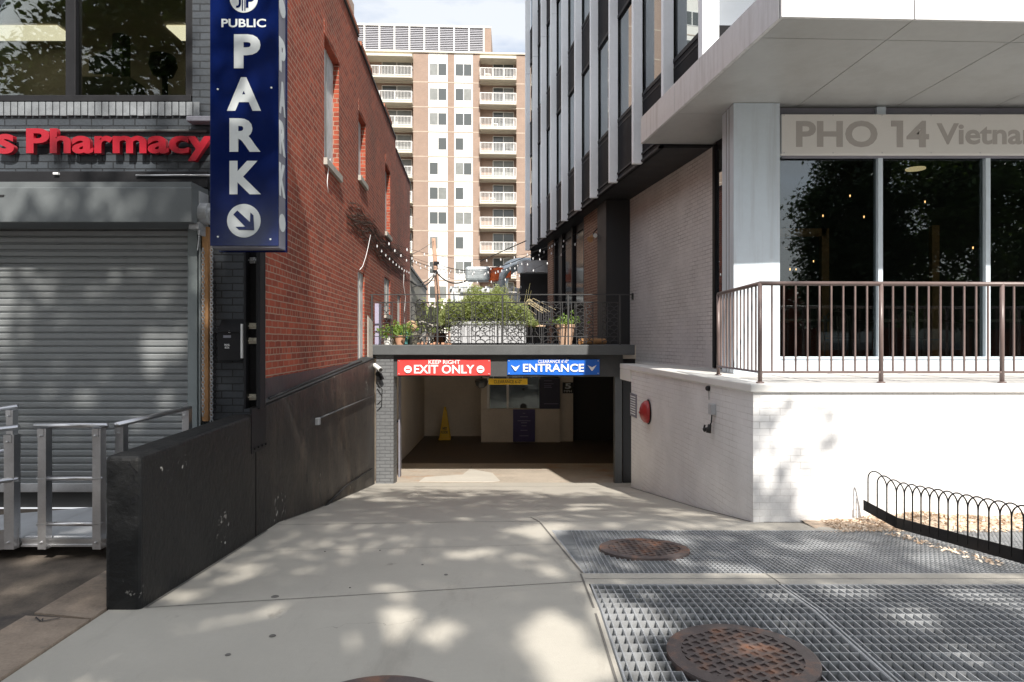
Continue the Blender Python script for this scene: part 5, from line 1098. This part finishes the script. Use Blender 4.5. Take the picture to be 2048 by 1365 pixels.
# tables and chairs
def table(x_, Y, w, h, label, topm=m_wood):
    x = px(x_,Y); t_ = thing('cafe_table', (x,Y,DZ), label, 'table'); mb = MB(); mb.box(x-w/2,x+w/2,Y-.3,Y+.3,DZ+h-.03,DZ+h); obj('table_top', mb, topm, t_, bevel=.004)
    for s in (-1,1):
        for q in (-1,1): mb = MB(); mb.tube([(x+s*w*.42,Y+q*.25,DZ),(x-s*w*.1,Y+q*.25,DZ+h-.03)],.011,6); obj('leg', mb, m_iron, t_)
    return t_
table(1069,14.2,.42,.72*.55,'low folding table with a pale wooden top right of the planter', M('pale_wood',(.6,.42,.28),.6))
slat_chair(px(1094,14.6),14.6,DZ,'grey slatted garden chair beside the low wooden table', .25)
slat_chair(px(1105,16.2),16.2,DZ,'dark garden chair further back before the black panelling', -.5)
slat_chair(px(1062,16.8),16.8,DZ,'dark garden chair behind the right end of the bamboo hedge', .9)
table(878,14.6,.55,.40,'folding table left of the long planter', m_stucco)
slat_chair(px(862,14.3),14.3,DZ,'grey metal chair leaning before the folding table', 2.2); slat_chair(px(848,15.5),15.5,DZ,'dark metal chair by the foot of the stucco wall', -.9)
mb = MB(); x = px(852,14.9); mb.tube([(x-.25,14.9,DZ+.02),(x+.28,14.9,DZ+.46)],.012,6); mb.tube([(x+.2,14.9,DZ+.02),(x-.15,14.9,DZ+.5)],.012,6); mb.prism([(x-.1,14.75),(x+.45,14.75),(x+.45,15.05),(x-.1,15.05)],[DZ+.5,DZ+.30,DZ+.30,DZ+.5],[DZ+.52,DZ+.32,DZ+.32,DZ+.52])
tag(obj('deck_chair', mb, m_stucco), 'collapsed folding deck chair leaning left of the folding table', 'chair')
mb = MB(); mb.box(red_x(14.0)+.02,red_x(14.0)+.10,13.7,13.95,DZ,.75); tag(obj('door_panel', mb, M('lilac_board',(.35,.33,.45),.7)), 'narrow lilac board leaning against the red wall behind the railing', 'board')
mb = MB(); mb.prism([(red_x(12.7)+.01,12.7),(red_x(12.7)+.03,12.7),(red_x(13.0)+.07,12.98),(red_x(13.0)+.01,12.98)], -.36, [.48,.42,.36,.42]); tag(obj('plywood_board', mb, m_stucco), 'weathered grey board standing between the boarded doorway and the railing', 'board')
# floodlight on the brick pier
Yq = 15.95; x, z = 4.32-.145*Yq-.10, 2.42
t = thing('flood_light', (x,Yq,z), 'copper coloured double floodlight high on the brick pier', 'lamp')
mb = MB(); mb.tube([(x+.1,Yq,z+.22),(x,Yq-.02,z+.1),(x-.02,Yq-.03,z)],.012,6); obj('arm', mb, m_dark, t); mb = MB(); mb.tube([(x-.02,Yq,z+.03),(x-.10,Yq-.10,z-.07)],[.035,.075],14); obj('lamp_head', mb, M('copper',(.6,.33,.16),.4,metal=.6), t)
mb = MB(); mb.tube([(x+.03,Yq,z+.05),(x+.02,Yq-.14,z+.02)],[.03,.05],12); obj('lamp_head', mb, m_white, t)
# ducts, awning and pergola at the back of the terrace
Yd = 25.0
mb = MB(); mb.box(px(930,Yd),px(980,Yd),Yd,Yd+.9,pz(561,Yd),pz(533,Yd)); tag(obj('air_duct', mb, m_duct, bevel=.09), 'boxy blue grey steel duct above the bamboo hedge', 'duct')
mb = MB(); mb.lathe([(.22,0),(.25,.02),(.25,.2),(.20,.5),(.20,.52)], (px(990,Yd),Yd+.3,pz(562,Yd)), 20); mb.box(px(1000,Yd),px(1022,Yd),Yd+.1,Yd+.5,pz(556,Yd),pz(535,Yd)); tag(obj('orange_hopper', mb, m_orange), 'orange painted metal drum between the two ducts', 'drum')
mb = MB(); cx_, cz = px(1042,Yd), pz(566,Yd); pts = [(cx_-.72*math.sin(a), Yd+.3, cz+.72*math.cos(a)) for a in [math.pi/2*i/8 for i in range(9)]]; mb.tube([(cx_+.5,Yd+.3,cz+.72)]+pts+[(cx_-.72,Yd+.3,-1)], .24, 12)
tag(obj('duct_elbow', mb, m_duct, smooth=True), 'curved steel duct elbow dropping behind the terrace', 'duct')
Ya_ = 22.6; mb = MB(); n = 12; prof = []
for i in range(n+1):
    a = math.pi*(.5+i/n*.5); prof.append((px(1062,Ya_)+.45*math.cos(a), Ya_+.45-.45*math.sin(a)))
poly = prof+[(px(1113,Ya_)-.0,Ya_+.5),(px(1113,Ya_),Ya_)]
mb.prism(list(reversed(poly)), pz(545,Ya_), pz(521,Ya_)); t = obj('metal_awning', mb, m_galv); tag(t, 'curved grey metal fascia band attached to the back of the office building', 'awning')
mb = MB(); mb.box(px(1040,23.4),px(1115,23.4),23.4,23.6,-.08,pz(545,23.4)); tag(obj('back_door_wall', mb, m_soffit), 'dark recessed back wall below the curved metal band', 'wall')
t = thing('pergola', (px(970,26),26,-.08), 'weathered timber pergola behind the bamboo hedge', 'pergola'); Yg = 24.0
for i in range(9): xq = px(905+17*i,Yg); mb = MB(); mb.bar((xq,Yg-.6,pz(578,Yg)),(xq+.25,Yg+2.2,pz(571,Yg)),.05,.09); obj('rafter', mb, m_board, t)
for yy in (Yg-.4,Yg+1.8):
    mb = MB(); mb.bar((px(900,Yg),yy,pz(582,Yg)),(px(1042,Yg),yy,pz(582,Yg)),.08,.12); obj('beam', mb, m_board, t)
for xx in (906,1036): mb = MB(); mb.box(px(xx,Yg)-.05,px(xx,Yg)+.05,Yg-.45,Yg-.35,-.08,pz(582,Yg)); obj('post', mb, m_board, t)
mb = MB(); mb.box(px(903,27),px(1045,27),27,27.2,-.1,pz(588,27)); tag(obj('timber_fence', mb, m_board), 'weathered timber fence behind the pergola', 'fence')
# stucco wall continuing the red building
mb = MB(lambda x,y,z:(red_x(y)+x,y,z)); mb.prism([(-.3,21.2),(0,21.2),(0,28.3),(-.3,28.3)], -.1, [2.25,2.25,2.10,2.10]); t = obj('stucco_wall', mb, m_stucco); tag(t, 'grey stucco garden wall beyond the end of the red brick wall', 'wall')
mb = MB(lambda x,y,z:(red_x(y)+x,y,z)); mb.prism([(-.34,21.2),(.04,21.2),(.04,28.35),(-.34,28.35)], [2.252,2.252,2.102,2.102], [2.33,2.33,2.18,2.18]); ORG[t] = ORG[t]; obj('wall_cap', mb, m_tar, t)
# utility pole and wires
Yu = 30.0
t = thing('utility_pole', (px(882,Yu),Yu,-1.7), 'leaning reddish brown wooden utility pole carrying cables', 'utility pole')
mb = MB(); mb.tube([(px(882,Yu),Yu,-1.7),(px(876,Yu),Yu,pz(600,Yu)),(px(867,Yu),Yu,pz(477,Yu))],[.14,.12,.085],12); obj('pole', mb, m_pole, t, smooth=True)
mb = MB(); mb.box(px(868,Yu),px(879,Yu),Yu-.16,Yu-.08,pz(530,Yu),pz(524,Yu)); mb.box(px(866,Yu),px(876,Yu),Yu-.16,Yu-.08,pz(545,Yu),pz(541,Yu)); obj('bracket', mb, m_dark, t)
def wire(p, q, sag, r, label, m_=m_cable, n=14, grp=None):
    p, q = Vector(p), Vector(q); mb = MB(); mb.tube([p.lerp(q,i/n)-Vector((0,0,sag*4*(i/n)*(1-i/n))) for i in range(n+1)], r, 5); tag(obj('overhead_wire', mb, m_, smooth=True), label, 'cable', grp)
pt = (px(873,Yu),Yu-.15,pz(545,Yu))
wire(pt,(px(822,21.2),21.2,pz(563,21.2)),.35,.03,'thick black cable sagging from the pole to the stucco wall')
wire(pt,(px(826,21.4),21.4,pz(575,21.4)),.10,.02,'thin black cable just under the thick one, left of the pole')
wire(pt,(px(932,Yd),Yd,pz(562,Yd)),.25,.03,'thick black cable sagging from the pole to the blue grey duct')
wire((px(873,Yu),Yu-.1,pz(527,Yu)),(px(1082,22),22,pz(498,22)),.5,.012,'thin cable from the pole top towards the office building')
wire((px(960,24),24,pz(523,24)),(px(1052,20),20,pz(482,20)),.0,.016,'straight taut cable rising to the corner of the office building')
wire((px(868,Yu),Yu,pz(482,Yu)),(px(815,21),21,pz(513,21)),.05,.008,'very thin wire from the pole top to the red wall')
# string lights
sb = MB(); sb.lathe([(.0,-.075),(.018,-.06),(.022,-.035),(.012,-.01),(.011,0)], (0,0,0), 8); bulb_src = None
strings = [((738,470,12.87),(1150,468,17.0),.55),((752,480,13.6),(1148,475,17.6),.75),((768,492,14.7),(1130,470,18.6),.8),((783,500,16.0),(1178,463,16.2),.95),((800,508,17.6),(1120,478,19.4),.75),((818,520,20.0),(1100,486,20.6),.55),((742,478,12.95),(822,545,21.0),.1)]
for si, (a, b, sag) in enumerate(strings):
    p = Vector((px(a[0],a[2])+.02,a[2],pz(a[1],a[2]))); q = Vector((px(b[0],b[2]),b[2],pz(b[1],b[2])))
    nm = ['first string of clear bulbs, nearest the camera across the terrace','second string of clear bulbs from the front','third string of clear bulbs from the front','string of clear bulbs ending highest on the brick pier','fifth string of clear bulbs, towards the back','last string of clear bulbs, farthest back','string of clear bulbs running along the red brick wall'][si]
    t = thing('string_lights', tuple(p), nm, 'string lights', 'bulb strings across the terrace'); mb = MB(); n = 14 if si < 6 else 12
    f = lambda u: p.lerp(q,u)-Vector((0,0,sag*4*u*(1-u)))
    mb.tube([f(i/28) for i in range(29)], .0035, 4); obj('wire', mb, m_cable, t)
    for i in range(1, n):
        c = f(i/n)
        if bulb_src is None:
            q2 = MB(); q2.lathe([(.0,-.065),(.013,-.055),(.017,-.036),(.009,-.010),(.008,0)], tuple(c), 8); bulb_src = obj('bulb', q2, m_bulb, t, smooth=True); c0 = c.copy(); L0 = ORG[t]
        else:
            o = bpy.data.objects.new('bulb', bulb_src.data); COL.objects.link(o); o.parent = t; o.location = (c-ORG[t])-(c0-L0)
# loose white wires on the red wall
def wall_wire(pts, label, r=.006, m_=m_pw):
    v = []
    for a, b in pts: Yw = 2.013/((1024-a)/F-.0542); v.append((red_x(Yw)+.03, Yw, pz(b,Yw)))
    mb = MB(); mb.tube(v, r, 5); tag(obj('loose_wire', mb, m_, smooth=True), label, 'wire')
wall_wire([(656,318),(652,340),(650,365),(652,385)],'short white wire hanging below the first boarded window')
wall_wire([(738,470),(733,495),(728,515),(722,533),(716,540)],'white wire slanting down to the boarded doorway')
wall_wire([(806,540),(805,570),(809,595),(806,630),(808,660)],'thin white wire dangling near the far end of the red wall')
def vine(seed, start, label, n=34):
    q = random.Random(seed); mb = MB()
    for i in range(n):
        a, b = start[0]+q.uniform(0,start[2]), start[1]+q.uniform(-12,42); b += (a-start[0])*start[3]; v = []
        for k in range(6):
            Yw = 2.013/((1024-min(a,812))/F-.0542); v.append((red_x(Yw)+.015, Yw, pz(b,Yw))); a += q.uniform(3,12); b += q.uniform(-3,13)
        mb.tube(v, [.007,.006,.005,.004,.003,.002], 4, cap=False)
    t_ = tag(obj('dead_vine', mb, m_vine), label, 'vine'); return t_
vine(2,(690,405,95,1.05),'dead brown climbing vine spread over the red wall above the doorway',70)

# ------------------------------------------------------------------ APARTMENT TOWER
AY = 76.0; ax = lambda x_: px(x_,AY); az_ = lambda y_: pz(y_,AY)
t = thing('apartment_tower', (-8,AY,-1.7), 'tall tan brick apartment tower with white window strips and balconies', 'building'); tower = t
TA = lambda x,y,z: (x, AY+.054*x+y, z)
ztop_ = az_(110); zbot = -1.7; FP = 49.2*AY/F
# module columns from right to left (px at AY): widths in px
cols = []
def module(x_right):   # returns list of (x0,x1,kind) going left
    out = []; x = x_right
    for w, kd in ((73,'balc'),(14,'brick'),(37,'strip'),(13,'brick'),(38,'strip'),(30,'brick')): out.append((x-w, x, kd)); x -= w
    return out, x
x = 1033; cols.append((1033,1066,'brick'))
for _ in range(1): 
    o_, x = module(x); cols += o_
cols.append((x-100, x, 'balc')); x -= 100; cols.append((x-30,x,'brick')); x -= 30
for w, kd in ((38,'strip'),(13,'brick'),(37,'strip'),(14,'brick'),(73,'balc'),(60,'brick'),(73,'balc'),(14,'brick'),(37,'strip'),(13,'brick'),(38,'strip'),(30,'brick'),(100,'balc'),(30,'brick')): cols.append((x-w,x,kd)); x -= w
xL_ = x
cols = [(1066,1066+37,'strip'),(1103,1133,'brick')]+cols
nf = 13; rw = random.Random(21)
mb = MB(TA); mw = MB(TA); mi_ = MB(TA)
for a, b, kd in cols:
    if kd == 'brick': mb.box(ax(a),ax(b),0,.4,zbot,ztop_)
    if kd == 'balc': mi_.box(ax(a),ax(b),1.05,1.15,zbot,ztop_); mi_.box(ax(a),ax(a)+.02,.4,1.05,zbot,ztop_); mi_.box(ax(b)-.02,ax(b),.4,1.05,zbot,ztop_)
obj('brick_wall', mb, m_tbrick, t); obj('recess_wall', mi_, m_tbrick_in, t)
m_course = M('pale_course', (.50,.42,.34), .85)
for k in range(nf): z = az_(168)-k*FP; mb = MB(TA); mb.box(ax(xL_),ax(1133),-.012,-.002,z-.05,z+.05); obj('floor_course', mb, m_course, t)
mb = MB(TA); mb.box(ax(xL_),ax(1133),-.15,.5,ztop_,ztop_+.18); mb.box(ax(xL_),ax(1133),.5,14,ztop_-.4,ztop_+.02); obj('roof_edge', mb, m_concl, t)
mb = MB(TA); mb.box(ax(xL_),ax(1133),13.8,14,zbot,ztop_); mb.box(ax(1133)-.2,ax(1133),.4,14,zbot,ztop_); mb.box(ax(xL_),ax(xL_)+.2,.4,14,zbot,ztop_); obj('outer_walls', mb, m_tbrick, t)
nwin = 0
for a, b, kd in cols:
    if kd != 'strip': continue
    mb = MB(TA); mb.box(ax(a),ax(b),.03,.4,zbot,ztop_-.002); s_ = obj('window_strip', mb, m_cream, t)
    vis = a > 840
    for k in range(nf-1):
        zt_ = az_(130 if True else 0)-k*FP; zb2 = zt_-1.42; xa, xb = ax(a+1.5), ax(b-1.5); xm = (xa+xb)/2
        if nwin > 96: break
        mb = MB(TA); mb.box(xa,xb,-.01,.029,zb2,zb2+.07); mb.box(xa,xb,-.01,.029,zt_-.05,zt_); mb.box(xa,xa+.06,-.01,.029,zb2+.07,zt_-.05); mb.box(xb-.06,xb,-.01,.029,zb2+.07,zt_-.05); mb.box(xm-.035,xm+.035,-.01,.029,zb2+.07,zt_-.05)
        w_ = obj('window', mb, m_white, t); nwin += 1
        for (p, q) in ((xa+.06,xm-.035),(xm+.035,xb-.06)):
            mm = rw.choice((m_aglass,m_aglass,m_agl2,m_agl2,m_agl2,m_aglass,m_aglass,m_agl3) if vis else (m_aglass,m_agl2)); mb = MB(TA); mb.box(p,q,.0,.028,zb2+.07,zt_-.05); obj('pane', mb, mm, w_)
nb = 0
for a, b, kd in cols:
    if kd != 'balc': continue
    xa, xb = ax(a), ax(b)
    for k in range(nf-1):
        z = az_(161)-k*FP; pr = -.75
        mb = MB(TA); mb.box(xa+.02,xb-.02,pr,1.05,z-.22,z); bl = obj('balcony', mb, m_concl, t); nb += 1
        det = a > 700 or nb < 60
        mb = MB(TA); y_ = pr+.06; hr = 1.08
        mb.box(xa+.05,xb-.05,y_-.03,y_+.03,z+hr-.06,z+hr); mb.box(xa+.05,xb-.05,y_-.02,y_+.02,z+.08,z+.13)
        n_ = int((xb-xa)/.155)
        for i in range(n_+1): u_ = xa+.06+(xb-xa-.12)*i/n_; mb.box(u_-.016,u_+.016,y_-.015,y_+.015,z+.1,z+hr-.03)
        for u_ in (xa+.06,xa+(xb-xa)*.36,xa+(xb-xa)*.66,xb-.06): mb.box(u_-.035,u_+.035,y_-.03,y_+.03,z,z+hr)
        for u_ in (xa+.05,xb-.05): mb.box(u_-.02,u_+.02,y_,1.0 if False else .0,z+hr-.06,z+hr); mb.box(u_-.02,u_+.02,y_,.0,z+.08,z+.13)
        obj('railing', mb, m_white, bl)
        dx0 = xa+(xb-xa)*.36; dx1 = xb-.35; dm = (dx0+dx1)/2
        mb = MB(TA); mb.box(dx0-.06,dx0,.96,1.05,z,z+2.25); mb.box(dx1,dx1+.06,.96,1.05,z,z+2.25); mb.box(dm-.03,dm+.03,.96,1.05,z,z+2.25); mb.box(dx0,dx1,.96,1.05,z+2.2,z+2.27); dr = obj('sliding_door', mb, m_white, bl)
        if a > 700 or nb < 40:
            mb = MB(TA); mb.box(dx0,dm-.03,.99,1.04,z,z+2.2); o = obj('door_pane', mb, rw.choice((m_aglass,m_aglass,m_agl2)), bl); mb = MB(TA); mb.box(dm+.03,dx1,.99,1.04,z,z+2.2); o = obj('door_pane', mb, rw.choice((m_aglass,m_agl2,m_agl2)), bl)
    mb = MB(TA); z = az_(127); mb.box(xa+.02,xb-.02,-.75,1.05,az_(123)-.0,az_(118)); obj('top_slab', mb, m_concl, t)
# roof plant screen
zs0, zs1 = ztop_+.18, az_(54)
mb = MB(TA); mb.box(ax(968),ax(982),.6,8,zs0,zs1+.05); mb.box(ax(650),ax(968),7.9,8,zs0,zs1); obj('plant_room', mb, m_tbrick, t)
mb = MB(TA); mb.box(ax(640),ax(982),.55,8,zs1+.05,zs1+.25); 
for i in range(11): xx = ax(968-29.6*i); mb.box(xx-.13,xx+.02,.5,.62,zs0,zs1+.06)
obj('screen_frame', mb, m_white, t)
mb = MB(TA); zz = zs0+.1
while zz < zs1: mb.add([(ax(650),.62,zz),(ax(968),.62,zz),(ax(968),.72,zz+.14),(ax(650),.72,zz+.14)],[(0,1,2,3)]); zz += .20
obj('louvres', mb, M('white_louvre', (.40,.40,.43), .5, var=.03, bmp=0), t); mb = MB(TA); mb.box(ax(650),ax(968),.80,.85,zs0,zs1); obj('screen_back', mb, m_louv, t)
t = thing('apartment_wing', (-30,59,-1.7), 'nearer wing of the tan apartment block, mirrored in the office glass', 'building')
TW = lambda x,y,z: (x, 59+y, z)
mb = MB(TW); mb.box(-26.1,-18.8,0,8,-1.7,33); mb.box(-48,-28.4,0,8,-1.7,33); mb.box(-28.4,-26.1,.5,8,-1.7,33); mb.box(-18.8,-15.5,1.6,8,-1.7,33); obj('brick_wall', mb, m_tbrick, t)
mb = MB(TW); mb.box(-28.4,-26.1,.02,.5,-1.7,33); obj('window_strip', mb, m_cream, t)
for k in range(12):
    z = 29.3-2.77*k
    mb = MB(TW); mb.box(-48,-18.8,-.012,-.001,z-.05,z+.05); obj('floor_course', mb, m_course, t)
    mb = MB(TW); mb.box(-18.8,-15.5,-.9,1.6,z-.22,z); bl = obj('balcony', mb, m_concl, t); mb = MB(TW); mb.box(-18.75,-15.5,-.86,-.8,z+1.0,z+1.06)
    for i in range(21): mb.box(-18.7+.155*i-.016,-18.7+.155*i+.016,-.84,-.81,z,z+1.0)
    obj('railing', mb, m_white, bl)
    mb = MB(TW); mb.box(-28.3,-26.2,-.01,.019,z+.9,z+2.3); w_ = obj('window', mb, m_white, t); mb = MB(TW); mb.box(-28.22,-27.3,-.016,-.0105,z+.97,z+2.23); mb.box(-27.2,-26.28,-.016,-.0105,z+.97,z+2.23); obj('pane', mb, m_aglass, w_)
# a few chairs and tables on near balconies, one object each
for i, (xx, k) in enumerate(((975,0),(1012,0),(990,2),(1016,3),(985,5),(1018,7))):
    z = az_(161)-k*FP; xq = ax(xx); mb = MB(TA); mb.box(xq-.35,xq+.35,-.6,-.1,z+.4,z+.46); mb.box(xq-.33,xq-.27,-.6,-.1,z,z+.9); mb.box(xq+.27,xq+.33,-.6,-.1,z,z+.42)
    tag(obj('balcony_chair', mb, m_white if i % 2 == 0 else m_dark), ('white chair' if i % 2 == 0 else 'dark chair')+' on the tower balcony in the right column, '+['top floor, left half','top floor, right half','third floor from the top','fourth floor from the top','sixth floor from the top','eighth floor from the top'][i], 'chair')

# ------------------------------------------------------------------ STREET TREES behind the camera (they throw the dappled shade and show in the glass)
for x_, y_, rx, ry in ((730,1178,52,13),(861,1170,30,9),(790,1235,50,26),(740,1280,58,26),(666,1228,18,12),(588,1270,20,18),(878,1265,36,24),(1120,1290,62,60),(1190,1225,26,24),(1150,1340,70,40),(1032,1245,14,10),
    (1077,1086,18,4),(848,1102,20,4),(1131,1146,20,5),(800,1002,34,4),(882,996,22,3.5),(1040,985,34,3),(1180,1010,40,4),(950,1012,26,4),(700,1020,30,3),(1110,1022,26,3),(760,1025,20,3),(1400,1030,60,4),
    (1240,1250,36,60),(1300,1340,38,30),(1290,1225,36,20),(1180,1180,20,14),(1290,1190,22,12),(1250,1130,30,9),(1360,1075,50,4),(1360,1225,26,16),(1560,1190,40,10),(1700,1180,60,14),(1820,1230,50,22),(1640,1090,90,6),(1900,1110,80,12),(1500,1300,50,14),(1960,1190,60,20),(1440,1150,30,6),(1380,1320,20,12)):
    cx_, cy_ = gpt(x_, y_); q_ = 1.3 if rx >= 36 else .95; HOLES_G.append((cx_, cy_, rx*cy_/F*q_, max(.08, ry*cy_*cy_/F/(-g(cy_))*q_)))
for x_, y_, rx, rz in ((300,530,12,14),(322,590,24,30),(345,680,34,40),(300,700,30,60),(330,790,26,40),(110,640,12,26),(90,780,14,26),(160,790,22,30),(395,560,10,60),(285,560,9,12),(440,500,16,20),(445,750,14,26),(495,600,10,22),(270,840,20,16),(200,740,9,9),(500,90,16,22),(545,130,14,40),(245,280,30,9),(130,400,10,10),(200,385,14,7),(40,520,10,12),(405,60,16,70)):
    HOLES_F.append((px(x_,6.45), pz(y_,6.45), rx*6.45/F*.85, rz*6.45/F*.85))
tree('oak_tree', (1.6,-6.4,-1.62), 14.2, (5.6,3.6,5.4), 9.2, 'broad oak whose crown shades the driveway and gratings', 31, m_leaf, nclump=300, per=120, lsize=.105, cr_=.85, cc=(-.4,.2), thin=.47)
tree('oak_tree', (-8.2,-6.2,-1.62), 13.6, (5.2,3.6,5.0), 8.8, 'oak further left shading the pharmacy front', 47, m_leaf, nclump=320, per=120, lsize=.115, cr_=.85)
tree('oak_tree', (-3.3,-15.5,-1.62), 13, (5.2,4,5), 8.2, 'oak across the street mirrored in the glass', 5, m_leaf, nclump=200, per=110, lsize=.15, cr_=1.0)
tree('pine_tree', (18.5,-18.5,-1.62), 14, (2.7,2.4,6.6), 6.4, 'tall dark conifer across the street mirrored in the left shop window', 13, m_pine, nclump=300, per=120, lsize=.14, cr_=.9)
tree('oak_tree', (25.6,-19,-1.62), 15, (6.4,4,7), 8.0, 'oak across the street, rightmost of the mirrored trees', 15, m_leaf, nclump=300, per=120, lsize=.17, cr_=1.1)
tree('oak_tree', (36,-21,-1.62), 15, (6.4,4,7), 8.0, 'oak across the street beyond the rightmost mirrored tree', 16, m_leaf, nclump=200, per=110, lsize=.2, cr_=1.2)
# low building across the street
t = thing('brick_shop', (4,-27,-1.7), 'low brick building on the far side of the street', 'building')
mb = MB(); mb.box(-25,34,-34,-26,-1.8,3.6); obj('wall', mb, m_red, t); mb = MB()
for k in range(9): mb.box(-22+6*k,-18.5+6*k,-25.99,-25.95,-.6,2.0)
obj('shop_windows', mb, m_oglass, t); mb = MB(); mb.box(-25.2,34.2,-34.2,-25.85,3.6,3.8); obj('roof_edge', mb, m_concl, t)
